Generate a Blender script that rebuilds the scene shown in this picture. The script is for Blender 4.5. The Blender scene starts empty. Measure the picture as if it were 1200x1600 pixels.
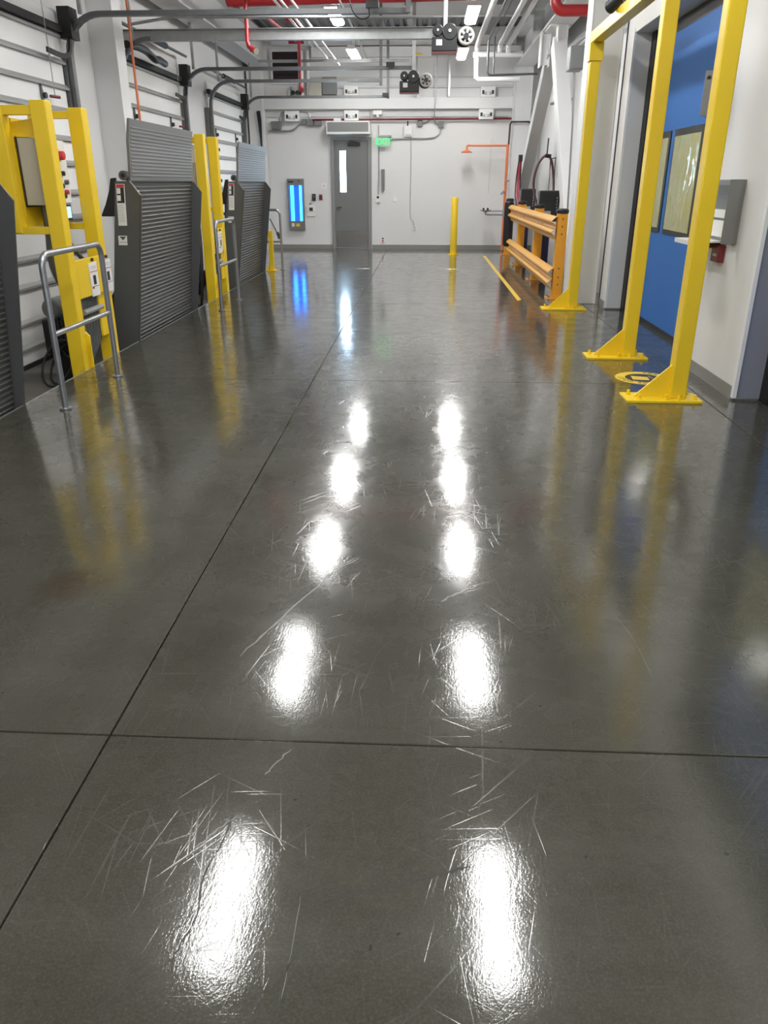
import bpy, bmesh, math, random
from mathutils import Vector, Matrix, Euler
random.seed(7)
R = math.radians
sc = bpy.context.scene
COL = sc.collection

# ------------------------------------------------------------------ camera, world, exposure
cam = bpy.data.objects.new('camera', bpy.data.cameras.new('camera'))
COL.objects.link(cam)
cam.location = (0, 0, 1.55)
cam.rotation_euler = (R(90 - 23.255), 0, R(2.873))
cam.data.sensor_fit = 'VERTICAL'
cam.data.sensor_height = 36.0
cam.data.sensor_width = 27.0
cam.data.lens = 1199.0 / 1600.0 * 36.0
cam.data.clip_start = 0.05
sc.camera = cam
w = bpy.data.worlds.new('world'); sc.world = w; w.use_nodes = True
w.node_tree.nodes['Background'].inputs[0].default_value = (0.75, 0.85, 1.0, 1)
w.node_tree.nodes['Background'].inputs[1].default_value = 1.0
sc.view_settings.view_transform = 'Standard'
sc.view_settings.look = 'None'
sc.view_settings.gamma = 1.0
sc.view_settings.use_curve_mapping = False
sc.view_settings.exposure = 1.05
LAMP = 34.0            # strength of the tubes in the ceiling fixtures

# ------------------------------------------------------------------ materials
MATS = {}
def mat(key, col, rough=0.5, metal=0.0, var=0.08, scale=6.0, bump=0.0, bscale=60.0, emit=0.0, ecol=None, stretch=None, rvar=0.05, spec=0.5):
    m = bpy.data.materials.new(key); m.use_nodes = True
    nt = m.node_tree; n = nt.nodes; l = nt.links
    b = n['Principled BSDF']
    b.inputs['Metallic'].default_value = metal
    b.inputs['Specular IOR Level'].default_value = spec
    tc = n.new('ShaderNodeTexCoord')
    src = tc.outputs['Object']
    if stretch:
        mp = n.new('ShaderNodeMapping'); mp.inputs['Scale'].default_value = stretch
        l.new(src, mp.inputs['Vector']); src = mp.outputs['Vector']
    no = n.new('ShaderNodeTexNoise'); no.inputs['Scale'].default_value = scale; no.inputs['Detail'].default_value = 5
    l.new(src, no.inputs['Vector'])
    rp = n.new('ShaderNodeMixRGB')
    c0 = tuple(max(0, c * (1 - var)) for c in col[:3]) + (1,)
    c1 = tuple(min(1, c * (1 + var)) for c in col[:3]) + (1,)
    rp.inputs['Color1'].default_value = c0; rp.inputs['Color2'].default_value = c1
    l.new(no.outputs['Fac'], rp.inputs['Fac'])
    l.new(rp.outputs['Color'], b.inputs['Base Color'])
    mr = n.new('ShaderNodeMapRange')
    mr.inputs['To Min'].default_value = max(0.02, rough - rvar); mr.inputs['To Max'].default_value = min(1, rough + rvar)
    l.new(no.outputs['Fac'], mr.inputs['Value']); l.new(mr.outputs['Result'], b.inputs['Roughness'])
    if bump:
        nb = n.new('ShaderNodeTexNoise'); nb.inputs['Scale'].default_value = bscale; nb.inputs['Detail'].default_value = 4
        l.new(src, nb.inputs['Vector'])
        bp = n.new('ShaderNodeBump'); bp.inputs['Strength'].default_value = bump; bp.inputs['Distance'].default_value = 0.01
        l.new(nb.outputs['Fac'], bp.inputs['Height']); l.new(bp.outputs['Normal'], b.inputs['Normal'])
    if emit:
        b.inputs['Emission Color'].default_value = tuple((ecol or col)[:3]) + (1,)
        b.inputs['Emission Strength'].default_value = emit
    MATS[key] = m
    return m

def srgb(r, g, b):
    f = lambda c: (c / 255 / 12.92) if c / 255 <= 0.04045 else ((c / 255 + 0.055) / 1.055) ** 2.4
    return (f(r), f(g), f(b))

WALL = mat('white_wall_paint', (0.74, 0.74, 0.73), 0.55, var=0.03, scale=1.5, bump=0.05, bscale=90)
STEELW = mat('white_steel_paint', (0.76, 0.765, 0.76), 0.42, var=0.04, scale=2.5)
STIFF = mat('door_stiffener_paint', (0.36, 0.365, 0.36), 0.4, 0.1, var=0.08)
STEELG = mat('grey_steel_paint', (0.60, 0.605, 0.60), 0.42, var=0.05, scale=2.5)
JAMB = mat('blue_grey_jamb_paint', (0.225, 0.235, 0.275), 0.5, var=0.03)
DECK = mat('grey_metal_deck', (0.26, 0.27, 0.28), 0.5, 0.3, var=0.08)
BASEB = mat('grey_vinyl_base', (0.25, 0.245, 0.225), 0.35, var=0.06)
DOORP = mat('white_door_panel', (0.95, 0.95, 0.935), 0.38, var=0.02, scale=2)
GALV = mat('galvanised_steel', (0.40, 0.41, 0.41), 0.38, 0.75, var=0.18, scale=14)
DGALV = mat('dull_grey_track', (0.15, 0.155, 0.155), 0.42, 0.5, var=0.2, scale=12)
TUBE = mat('brushed_grey_tube', (0.36, 0.37, 0.39), 0.32, 0.8, var=0.12, scale=20)
YEL = mat('yellow_gloss_paint', (0.86, 0.595, 0.018), 0.34, var=0.05, scale=3, bump=0.03, bscale=40)
ORY = mat('orange_yellow_paint', (0.80, 0.36, 0.03), 0.33, var=0.05, scale=3)
RAILY = mat('pale_orange_rail', (0.78, 0.40, 0.07), 0.36, var=0.07, scale=5)
BLACK = mat('black_rubber', (0.012, 0.012, 0.013), 0.55, var=0.2)
BLKS = mat('black_satin_plastic', (0.018, 0.019, 0.021), 0.38, var=0.2)
DGREY = mat('dark_grey_enamel', (0.10, 0.105, 0.105), 0.36, 0.15, var=0.06, scale=4)
LEVD = mat('grey_deck_plate', (0.085, 0.085, 0.081), 0.42, 0.25, var=0.2, scale=5, bump=0.08, bscale=120)
LEVL = mat('light_grey_lip_plate', (0.19, 0.19, 0.187), 0.42, 0.25, var=0.12, scale=7, bump=0.08, bscale=120)
LEVS = mat('dark_side_plate', (0.098, 0.102, 0.100), 0.42, 0.2, var=0.10, scale=5)
RED = mat('red_pipe_paint', (0.42, 0.025, 0.03), 0.33, var=0.08)
DRED = mat('dark_red_plastic', (0.17, 0.015, 0.02), 0.35, var=0.1)
ORNG = mat('orange_shower_paint', (0.80, 0.20, 0.06), 0.4, var=0.05)
ORCORD = mat('orange_cord', (0.72, 0.20, 0.08), 0.5, var=0.1)
WHITE = mat('white_plastic', (0.82, 0.82, 0.81), 0.4, var=0.02)
PAPER = mat('printed_card', (0.80, 0.80, 0.77), 0.55, var=0.03)
REDP = mat('red_print', (0.55, 0.03, 0.04), 0.5)
INK = mat('black_ink', (0.02, 0.02, 0.022), 0.5)
GINK = mat('green_grey_ink', (0.05, 0.09, 0.07), 0.5)
LINK = mat('light_grey_print', (0.45, 0.45, 0.43), 0.55)
BEIGE = mat('beige_enclosure', (0.50, 0.49, 0.42), 0.4, var=0.03)
GBOX = mat('light_grey_enclosure', (0.19, 0.20, 0.195), 0.42, var=0.05)
BLUE = mat('blue_door_fabric', (0.045, 0.165, 0.48), 0.6, var=0.07, scale=1.2, bump=0.06, bscale=5, spec=0.25)
NAVY = mat('dark_navy_stand', (0.022, 0.022, 0.085), 0.4, var=0.1)
DOORG = mat('grey_door_paint', (0.185, 0.19, 0.19), 0.38, var=0.03)
FRAMEG = mat('grey_frame_paint', (0.25, 0.255, 0.25), 0.36, var=0.04)
KICK = mat('steel_kick_plate', (0.30, 0.30, 0.29), 0.25, 0.85, var=0.08)
STAIN = mat('brushed_stainless', (0.27, 0.27, 0.26), 0.36, 0.7, var=0.06)
BURG = mat('dark_louvre', (0.025, 0.012, 0.016), 0.5, var=0.2)
PINK = mat('red_cable', (0.50, 0.05, 0.10), 0.4)
YTAPE = mat('yellow_floor_tape', (0.78, 0.55, 0.06), 0.35, var=0.08)
CHROME = mat('chrome', (0.6, 0.6, 0.58), 0.15, 1.0)
PITF = mat('pit_concrete', (0.15, 0.14, 0.125), 0.6, var=0.15, scale=4, bump=0.1, bscale=50)
GROUT = mat('joint_filler', (0.05, 0.048, 0.042), 0.3, var=0.3, scale=30)
LENS = mat('lit_white_lens', (1, 1, 1), 0.4, emit=LAMP, ecol=(1.0, 0.995, 0.985))
UVL = mat('blue_uv_tube', (0.1, 0.4, 1), 0.4, emit=2.6, ecol=(0.03, 0.30, 1.0))
UVB = mat('blue_uv_glow_board', (0.03, 0.12, 0.75), 0.5, emit=0.40, ecol=(0.01, 0.09, 1.0))
EXITG = mat('green_exit_letters', (0.02, 0.8, 0.2), 0.4, emit=0.75, ecol=(0.0, 1.0, 0.12))
EXITP = mat('exit_panel', (0.38, 0.52, 0.42), 0.25, emit=0.02, ecol=(0.1, 0.9, 0.32))
DAY = mat('daylit_pane', (0.75, 0.88, 1.0), 0.2, emit=17.0, ecol=(0.50, 0.75, 1.0))
SCREEN = mat('lit_screen', (0.3, 0.5, 0.8), 0.3, emit=0.7, ecol=(0.35, 0.6, 0.95))
CRACK = mat('hairline_crack', (0.02, 0.019, 0.016), 0.6)
SCUFF = mat('pale_scuff', (0.14, 0.135, 0.12), 0.33, var=0.2, scale=40)

def vinyl_mat():
    m = bpy.data.materials.new('yellowish_vinyl_film'); m.use_nodes = True
    nt = m.node_tree; n = nt.nodes; l = nt.links; b = n['Principled BSDF']
    b.inputs['Base Color'].default_value = (0.44, 0.45, 0.24, 1); b.inputs['Roughness'].default_value = 0.07
    b.inputs['Coat Weight'].default_value = 0.6; b.inputs['Coat Roughness'].default_value = 0.05
    tc = n.new('ShaderNodeTexCoord'); mp = n.new('ShaderNodeMapping'); mp.inputs['Scale'].default_value = (1, 1.6, 0.7)
    no = n.new('ShaderNodeTexNoise'); no.inputs['Scale'].default_value = 3.2; no.inputs['Detail'].default_value = 1.5; no.inputs['Distortion'].default_value = 0.5
    bp = n.new('ShaderNodeBump'); bp.inputs['Strength'].default_value = 0.5; bp.inputs['Distance'].default_value = 0.03
    l.new(tc.outputs['Object'], mp.inputs['Vector']); l.new(mp.outputs['Vector'], no.inputs['Vector'])
    l.new(no.outputs['Fac'], bp.inputs['Height']); l.new(bp.outputs['Normal'], b.inputs['Normal']); l.new(bp.outputs['Normal'], b.inputs['Coat Normal'])
    return m
VINYL = vinyl_mat()

def floor_mat():
    m = bpy.data.materials.new('polished_concrete'); m.use_nodes = True
    nt = m.node_tree; n = nt.nodes; l = nt.links; b = n['Principled BSDF']
    geo = n.new('ShaderNodeNewGeometry'); P = geo.outputs['Position']
    def noise(scale, detail, st=None, rot=0, rough=0.55, dist=0.0):
        s = P
        if st or rot:
            mp = n.new('ShaderNodeMapping'); mp.inputs['Rotation'].default_value = (0, 0, R(rot))
            mp2 = n.new('ShaderNodeMapping'); mp2.inputs['Scale'].default_value = st or (1, 1, 1)
            l.new(s, mp.inputs['Vector']); l.new(mp.outputs['Vector'], mp2.inputs['Vector']); s = mp2.outputs['Vector']
        t = n.new('ShaderNodeTexNoise'); t.inputs['Scale'].default_value = scale; t.inputs['Detail'].default_value = detail
        t.inputs['Roughness'].default_value = rough; t.inputs['Distortion'].default_value = dist
        l.new(s, t.inputs['Vector']); return t.outputs['Fac']
    def ramp(f, a, bb, lo=0.0, hi=1.0):
        r = n.new('ShaderNodeMapRange'); r.inputs['From Min'].default_value = a; r.inputs['From Max'].default_value = bb
        r.inputs['To Min'].default_value = lo; r.inputs['To Max'].default_value = hi; l.new(f, r.inputs['Value']); return r.outputs['Result']
    def math_(op, a, c):
        q = n.new('ShaderNodeMath'); q.operation = op
        for i, v in enumerate((a, c)):
            if isinstance(v, (int, float)): q.inputs[i].default_value = v
            else: l.new(v, q.inputs[i])
        return q.outputs[0]
    def mix(f, c1, c2):
        q = n.new('ShaderNodeMixRGB'); l.new(f, q.inputs['Fac'])
        for k, v in (('Color1', c1), ('Color2', c2)):
            if isinstance(v, tuple): q.inputs[k].default_value = v
            else: l.new(v, q.inputs[k])
        return q.outputs['Color']
    big = noise(0.9, 6, dist=0.6); mid = noise(5, 8, rough=0.65); fine = noise(70, 4)
    drag = noise(3.2, 5, (0.35, 1.6, 1), 8)
    c = mix(ramp(big, 0.30, 0.72), (0.040, 0.0385, 0.028, 1), (0.080, 0.0775, 0.060, 1))
    c = mix(ramp(mid, 0.25, 0.8, 0, 0.6), c, (0.038, 0.0365, 0.026, 1))
    c = mix(ramp(drag, 0.5, 0.75, 0, 0.5), c, (0.078, 0.0755, 0.060, 1))
    c = mix(ramp(fine, 0.62, 0.75, 0, 0.25), c, (0.095, 0.092, 0.075, 1))
    # scratches: very stretched noise at several angles, kept only where it peaks
    sc_ = []
    for k, (rot, s) in enumerate(((3, 4), (-9, 5), (41, 4), (-62, 4), (86, 5), (14, 6), (-35, 5), (60, 6))):
        f = noise(s, 1, (20.0, 0.45, 1), rot, dist=0.0)
        sc_.append(ramp(f, 0.69, 0.73))
    s = sc_[0]
    for q in sc_[1:]: s = math_('MAXIMUM', s, q)
    s = math_('MULTIPLY', s, ramp(noise(1.7, 3), 0.40, 0.62))
    c = mix(math_('MULTIPLY', s, 0.10), c, (0.13, 0.125, 0.11, 1))
    # brown stain
    vs = n.new('ShaderNodeVectorMath'); vs.operation = 'DISTANCE'; l.new(P, vs.inputs[0]); vs.inputs[1].default_value = (-1.46, 2.76, 0)
    sm = math_('ADD', math_('MULTIPLY', vs.outputs['Value'], -1), math_('MULTIPLY', noise(9, 5), 0.28))
    c = mix(ramp(sm, -0.04, 0.06, 0, 0.7), c, (0.036, 0.018, 0.006, 1))
    c = mix(ramp(noise(30, 6, rough=0.7), 0.38, 0.68, 0, 0.5), c, (0.040, 0.038, 0.027, 1))
    c = mix(ramp(noise(140, 3, rough=0.7), 0.45, 0.7, 0, 0.4), c, (0.100, 0.097, 0.079, 1))
    pit = ramp(noise(26, 2), 0.73, 0.76)
    c = mix(math_('MULTIPLY', pit, 0.6), c, (0.012, 0.012, 0.011, 1))
    l.new(c, b.inputs['Base Color'])
    rg = math_('ADD', ramp(mid, 0.25, 0.75, 0.20, 0.34), math_('MULTIPLY', s, 0.14))
    l.new(rg, b.inputs['Roughness'])
    b.inputs['IOR'].default_value = 1.45
    b.inputs['Specular IOR Level'].default_value = 0.06
    b.inputs['Coat Weight'].default_value = 1.0
    b.inputs['Coat IOR'].default_value = 1.55
    cr = math_('ADD', ramp(mid, 0.25, 0.8, 0.045, 0.11), math_('MULTIPLY', s, 0.14))
    l.new(cr, b.inputs['Coat Roughness'])
    hgt = math_('ADD', math_('MULTIPLY', noise(32, 4, rough=0.55), 0.06), math_('MULTIPLY', noise(170, 3), 0.12))
    grain = math_('MULTIPLY', noise(75, 3, (1.6, 0.5, 1), 5, rough=0.65), ramp(noise(3.1, 4), 0.35, 0.65, 0.2, 1.0))
    hgt = math_('ADD', hgt, math_('MULTIPLY', grain, 0.34))
    hgt = math_('SUBTRACT', hgt, math_('MULTIPLY', s, 0.13))
    bp = n.new('ShaderNodeBump'); bp.inputs['Strength'].default_value = 0.075; bp.inputs['Distance'].default_value = 0.012
    l.new(hgt, bp.inputs['Height']); l.new(bp.outputs['Normal'], b.inputs['Normal']); l.new(bp.outputs['Normal'], b.inputs['Coat Normal'])
    return m
FLOOR = floor_mat()

# ------------------------------------------------------------------ helpers
OFF = {}
class MB:
    def __init__(s): s.bm = bmesh.new()
    def box(s, x0, x1, y0, y1, z0, z1):
        v = [s.bm.verts.new(p) for p in ((x0,y0,z0),(x1,y0,z0),(x1,y1,z0),(x0,y1,z0),(x0,y0,z1),(x1,y0,z1),(x1,y1,z1),(x0,y1,z1))]
        for f in ((3,2,1,0),(4,5,6,7),(0,1,5,4),(1,2,6,5),(2,3,7,6),(3,0,4,7)): s.bm.faces.new([v[i] for i in f])
        return s
    def obox(s, c, size, rot):
        M = Euler(rot).to_matrix(); a, b, d = (q / 2 for q in size)
        v = [s.bm.verts.new(Vector(c) + M @ Vector(p)) for p in ((-a,-b,-d),(a,-b,-d),(a,b,-d),(-a,b,-d),(-a,-b,d),(a,-b,d),(a,b,d),(-a,b,d))]
        for f in ((3,2,1,0),(4,5,6,7),(0,1,5,4),(1,2,6,5),(2,3,7,6),(3,0,4,7)): s.bm.faces.new([v[i] for i in f])
        return s
    def bar(s, p0, p1, wx, wy, up=(0, 0, 1)):
        # rectangular bar from p0 to p1
        p0, p1 = Vector(p0), Vector(p1); d = (p1 - p0).normalized(); u = Vector(up)
        if abs(d.dot(u)) > 0.98: u = Vector((0, 1, 0))
        a = d.cross(u).normalized() * wx / 2; b = a.cross(d).normalized() * wy / 2
        v = [s.bm.verts.new(p + q) for p in (p0, p1) for q in (-a - b, a - b, a + b, -a + b)]
        for f in ((3,2,1,0),(4,5,6,7),(0,1,5,4),(1,2,6,5),(2,3,7,6),(3,0,4,7)): s.bm.faces.new([v[i] for i in f])
        return s
    def ring_pts(s, c, d, r, seg, ref=None):
        d = d.normalized(); u = ref or (Vector((0, 0, 1)) if abs(d.z) < 0.9 else Vector((0, 1, 0)))
        a = d.cross(u).normalized(); b = d.cross(a).normalized()
        return [s.bm.verts.new(c + a * r * math.cos(2 * math.pi * i / seg) + b * r * math.sin(2 * math.pi * i / seg)) for i in range(seg)]
    def tube(s, pts, r, seg=10, closed=False):
        P = [Vector(p) for p in pts]; n = len(P); rings = []
        for i, p in enumerate(P):
            if closed: d = P[(i + 1) % n] - P[i - 1]
            elif i == 0: d = P[1] - P[0]
            elif i == n - 1: d = P[-1] - P[-2]
            else: d = (P[i] - P[i - 1]).normalized() + (P[i + 1] - P[i]).normalized()
            if d.length < 1e-6: d = P[i] - P[i - 1]
            rings.append(s.ring_pts(p, d, r, seg))
        def join(A, B):
            best = min(range(seg), key=lambda k: sum((A[i].co - B[(i + k) % seg].co).length for i in range(0, seg, 3)))
            for i in range(seg):
                q = [A[i], A[(i + 1) % seg], B[(i + 1 + best) % seg], B[(i + best) % seg]]
                try: s.bm.faces.new(q)
                except ValueError: pass
        for A, B in zip(rings, rings[1:]): join(A, B)
        if closed: join(rings[-1], rings[0])
        else:
            s.bm.faces.new(rings[0][::-1]); s.bm.faces.new(rings[-1])
        return s
    def cyl(s, p0, p1, r, seg=16, r2=None):
        p0, p1 = Vector(p0), Vector(p1); d = p1 - p0
        A = s.ring_pts(p0, d, r, seg); B = s.ring_pts(p1, d, r if r2 is None else r2, seg)
        for i in range(seg): s.bm.faces.new([A[i], A[(i + 1) % seg], B[(i + 1) % seg], B[i]])
        s.bm.faces.new(A[::-1]); s.bm.faces.new(B)
        return s
    def lathe(s, c, prof, seg=20, axis='z'):
        rings = []
        for r, z in prof:
            ring = []
            for i in range(seg):
                a = 2 * math.pi * i / seg; q = (r * math.cos(a), r * math.sin(a), z)
                if axis == 'y': q = (q[0], q[2], q[1])
                if axis == 'x': q = (q[2], q[0], q[1])
                ring.append(s.bm.verts.new(Vector(c) + Vector(q)))
            rings.append(ring)
        for A, B in zip(rings, rings[1:]):
            for i in range(seg): s.bm.faces.new([A[i], A[(i + 1) % seg], B[(i + 1) % seg], B[i]])
        s.bm.faces.new(rings[0][::-1]); s.bm.faces.new(rings[-1])
        return s
    def ring(s, x0, x1, z0, z1, i0, i1, k0, k1, y0, y1):
        # flat plate in the xz plane with a rectangular opening
        O = [(x0, z0), (x1, z0), (x1, z1), (x0, z1)]; I = [(i0, k0), (i1, k0), (i1, k1), (i0, k1)]
        V = [[s.bm.verts.new((x, y, z)) for x, z in L] for y in (y0, y1) for L in (O, I)]
        for i in range(4):
            j = (i + 1) % 4
            for q in ((V[0][i], V[0][j], V[1][j], V[1][i]), (V[2][i], V[2][j], V[3][j], V[3][i]), (V[0][i], V[0][j], V[2][j], V[2][i]), (V[1][i], V[1][j], V[3][j], V[3][i])): s.bm.faces.new(q)
        return s
    def strip(s, pts, wx, wy, up=(0, 1, 0)):
        # rectangular section swept along a path
        P = [Vector(p) for p in pts]; u = Vector(up); rings = []
        for i, p in enumerate(P):
            d = (P[min(i + 1, len(P) - 1)] - P[max(i - 1, 0)]).normalized()
            a = d.cross(u).normalized() * wx / 2; b = a.cross(d).normalized() * wy / 2
            rings.append([s.bm.verts.new(p + q) for q in (-a - b, a - b, a + b, -a + b)])
        for A, B in zip(rings, rings[1:]):
            for i in range(4): s.bm.faces.new([A[i], A[(i + 1) % 4], B[(i + 1) % 4], B[i]])
        s.bm.faces.new(rings[0][::-1]); s.bm.faces.new(rings[-1]); return s
    def prism(s, poly, axis, a, b):
        # polygon in the plane normal to axis, extruded from a to b
        def P(u, v, t): return {'x': (t, u, v), 'y': (u, t, v), 'z': (u, v, t)}[axis]
        A = [s.bm.verts.new(P(u, v, a)) for u, v in poly]; B = [s.bm.verts.new(P(u, v, b)) for u, v in poly]
        n = len(poly)
        for i in range(n): s.bm.faces.new([A[i], A[(i + 1) % n], B[(i + 1) % n], B[i]])
        s.bm.faces.new(A[::-1]); s.bm.faces.new(B)
        return s
    def build(s, name, m, parent=None, bevel=0.0, smooth=False, kind=None, seg=2):
        bmesh.ops.recalc_face_normals(s.bm, faces=s.bm.faces[:])
        co = [v.co for v in s.bm.verts]
        if parent is None:
            lo = Vector([min(c[i] for c in co) for i in range(3)]); hi = Vector([max(c[i] for c in co) for i in range(3)])
            off = Vector(((lo.x + hi.x) / 2, (lo.y + hi.y) / 2, lo.z))
        else: off = OFF[parent.name]
        for v in s.bm.verts: v.co -= off
        me = bpy.data.meshes.new(name); s.bm.to_mesh(me); s.bm.free()
        if smooth:
            for p in me.polygons: p.use_smooth = True
            me.set_sharp_from_angle(angle=R(40))
        me.materials.append(m)
        o = bpy.data.objects.new(name, me); COL.objects.link(o)
        if parent is None: o.location = off
        else: o.parent = parent
        OFF[o.name] = off
        if bevel:
            b = o.modifiers.new('bevel', 'BEVEL'); b.width = bevel; b.segments = seg; b.limit_method = 'ANGLE'; b.angle_limit = R(40)
        if kind: o['kind'] = kind
        return o
def many(name, m, parent, boxes, bevel=0.0):
    for b in boxes: o = MB().box(*b).build(name, m, parent, bevel)
    return o
def tag(o, label, cat, group=None, kind=None):
    o['label'] = label; o['category'] = cat
    if group: o['group'] = group
    if kind: o['kind'] = kind
    return o
def thing(name, label, cat, loc, group=None, kind=None):
    o = bpy.data.objects.new(name, None); COL.objects.link(o); o.location = loc
    o.empty_display_size = 0.1; OFF[o.name] = Vector(loc)
    return tag(o, label, cat, group, kind)
def dup(root, d, label=None, group=None):
    r = root.copy(); COL.objects.link(r); r.location = root.location + Vector(d); OFF[r.name] = OFF[root.name] + Vector(d)
    if label: r['label'] = label
    if group: r['group'] = group
    for ch in list(root.children):
        c = ch.copy(); COL.objects.link(c); c.parent = r; OFF[c.name] = OFF[r.name]
        for g in list(ch.children):
            k = g.copy(); COL.objects.link(k); k.parent = c; OFF[k.name] = OFF[r.name]
    return r
def arc(c, r, a0, a1, n, plane='xz'):
    out = []
    for i in range(n + 1):
        a = R(a0 + (a1 - a0) * i / n); u, v = r * math.cos(a), r * math.sin(a)
        out.append({'xz': (c[0] + u, c[1], c[2] + v), 'yz': (c[0], c[1] + u, c[2] + v), 'xy': (c[0] + u, c[1] + v, c[2])}[plane])
    return out
def smoothpath(pts, n=8):
    P = [Vector(p) for p in pts]; P = [P[0] * 2 - P[1]] + P + [P[-1] * 2 - P[-2]]; out = []
    for i in range(1, len(P) - 2):
        a, b, c, d = P[i - 1:i + 3]
        for k in range(n):
            t = k / n
            out.append(0.5 * ((2 * b) + (c - a) * t + (2 * a - 5 * b + 4 * c - d) * t * t + (3 * b - a - 3 * c + d) * t ** 3))
    out.append(P[-2]); return out
def text(s, size, M, name, m, parent, depth=0.0008):
    cu = bpy.data.curves.new('t', 'FONT'); cu.body = s; cu.size = size; cu.align_x = 'CENTER'; cu.align_y = 'CENTER'; cu.extrude = depth; cu.resolution_u = 3
    t = bpy.data.objects.new('t', cu); COL.objects.link(t)
    dg = bpy.context.evaluated_depsgraph_get(); me = bpy.data.meshes.new_from_object(t.evaluated_get(dg))
    bpy.data.objects.remove(t); me.transform(Matrix.Translation(-OFF[parent.name]) @ M)
    me.materials.clear(); me.materials.append(m); me.name = name
    o = bpy.data.objects.new(name, me); COL.objects.link(o); o.parent = parent; OFF[o.name] = OFF[parent.name]
    return o
def face_cam(x, y, z): return Matrix.Translation((x, y, z)) @ Matrix.Rotation(R(90), 4, 'X')
def S(mb, name, m, parent=None, bevel=0.0, **k):
    o = mb.build(name, m, parent, bevel, **k)
    if parent is None: o['kind'] = 'structure'
    return o

# ------------------------------------------------------------------ setting
YF = 20.45; XL = -4.25; XR = 2.40; XR2 = 2.66; ZC = 4.75; Y0 = -12.5
# floor: slabs cut by recessed joints over a dark filler bed
fl = S(MB().box(-2.995, XR2, Y0, YF, -0.30, -0.022), 'floor', GROUT)
xs = [-3.0, -0.93, 2.19, XR2]; ys = [Y0, -7.36, -2.77, 1.84, 6.42, 10.95, 15.6, YF]
gp = 0.0025
for i in range(3):
    for j in range(len(ys) - 1):
        x0 = xs[i] + (gp if i else 0); x1 = xs[i + 1] - (gp if i < 2 else 0)
        m = MB().box(x0, x1, ys[j] + gp, ys[j + 1] - gp, -0.02, 0.0)
        m.build('slab', FLOOR, fl, bevel=0.004)
lft = S(MB().box(XL - .2, -3.0, 15.12, YF, -0.30, 0.0), 'trim_1', FLOOR)
S(MB().box(XL - .2, -3.0, Y0, 15.12, -0.40, -0.28), 'trim_2', PITF)
S(MB().box(-3.02, -2.9955, Y0, 15.12, -0.28, -0.001), 'trim_3', GALV)
# far wall
wf = S(MB().box(XL - .2, XR2 + .2, YF, YF + 0.2, -0.4, 5.2), 'wall_far', WALL)
S(MB().box(XL - .2, XR2 + .2, Y0 - .2, Y0, -0.4, 5.2), 'wall_back', WALL)
wl = S(MB().box(XL - .2, XL, Y0, YF, -0.4, 5.2), 'wall_left', WALL)
wr = S(MB().box(XR2 + .03, XR2 + .2, Y0, YF, -0.3, 5.2), 'wall_right', WALL)
S(MB().box(XR, XR2 + .03, 5.95, 7.0, 0, 5.0).box(XR, XR2 + .03, 10.57, 10.90, 0, 5.0).box(XR, XR2 + .03, 7.0, 10.57, 3.15, 5.0)
  .box(XR, XR2 + .03, 2.38, 5.95, 3.15, 5.0).box(XR, XR2 + .03, Y0, 2.38, 0, 5.0), 'wall_pier', WALL, None, 0.006)
S(MB().box(XR + .012, XR + .235, 5.925, 5.952, 0.02, 3.15), 'trim_4', JAMB)
S(MB().box(XR + .002, XR + .20, 10.545, 10.572, 0.02, 3.15), 'trim_5', STEELG)  # far jamb painted lighter than the near one to offset its weaker light
S(MB().box(XR - .008, XR + .02, 5.91, 5.955, 0.02, 3.2).box(XR - .008, XR + .02, 10.54, 10.58, 0.02, 3.2).box(XR - .008, XR + .03, 6.995, 7.03, 0.0, 3.2), 'trim_6', STEELW)
S(MB().box(XR - .008, XR, 5.96, 6.99, 0, 0.10).box(XR - .008, XR, 10.585, 10.90, 0, 0.10), 'baseboard_right', BASEB)
S(MB().box(-2.9 - 1.0, -2.33, YF - .01, YF, 0, 0.10).box(-1.32, 2.66, YF - .01, YF, 0, 0.10), 'baseboard_far', BASEB)
S(MB().box(XR2 - .06, XR2 + .03, 10.36, 10.545, 0, 3.15).box(XR2 - .06, XR2 + .03, 7.03, 7.16, 0, 3.15)
  .box(XR2 - .06, XR2 + .03, 5.78, 5.925, 0, 3.15).box(XR + .01, XR2 + .03, 10.90, 11.02, 0, 4.0), 'trim_7', BLACK)  # last box is a black fill for the shaded gap between column and pier
# ceiling: ribbed deck
ce = S(MB().box(XL - .2, XR2 + .2, Y0 - .2, YF + .2, ZC + .04, ZC + .25), 'ceiling', DECK)
rib = MB()
for i in range(34):
    x = XL + .1 + i * 0.205
    rib.prism([(x, ZC + .045), (x + .02, ZC), (x + .10, ZC), (x + .12, ZC + .045)], 'y', Y0, YF)
rb = rib.build('deck_rib', DECK, ce); rb['kind'] = 'stuff'
def ibeam(mb, a, b, axis, c, z, wd, h, t=0.016):
    # I section running along axis from a to b; c is the cross position, z the bottom
    def bx(u0, u1, z0, z1):
        if axis == 'y': mb.box(u0, u1, a, b, z0, z1)
        else: mb.box(a, b, u0, u1, z0, z1)
    bx(c - wd / 2, c + wd / 2, z, z + t); bx(c - wd / 2, c + wd / 2, z + h - t, z + h); bx(c - t / 2, c + t / 2, z + t, z + h - t)
    return mb
def icol(mb, xc, yc, wx, dy, z0, z1, t=0.02):
    # I column, flanges facing +-x
    mb.box(xc - wx / 2, xc - wx / 2 + t, yc - dy / 2, yc + dy / 2, z0, z1).box(xc + wx / 2 - t, xc + wx / 2, yc - dy / 2, yc + dy / 2, z0, z1)
    mb.box(xc - wx / 2 + t, xc + wx / 2 - t, yc - t / 2, yc + t / 2, z0, z1); return mb
def frame_thing(mb, name, m, label, cat, group=None, bevel=0.004):
    return tag(mb.build(name, m, None, bevel), label, cat, group)
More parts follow.
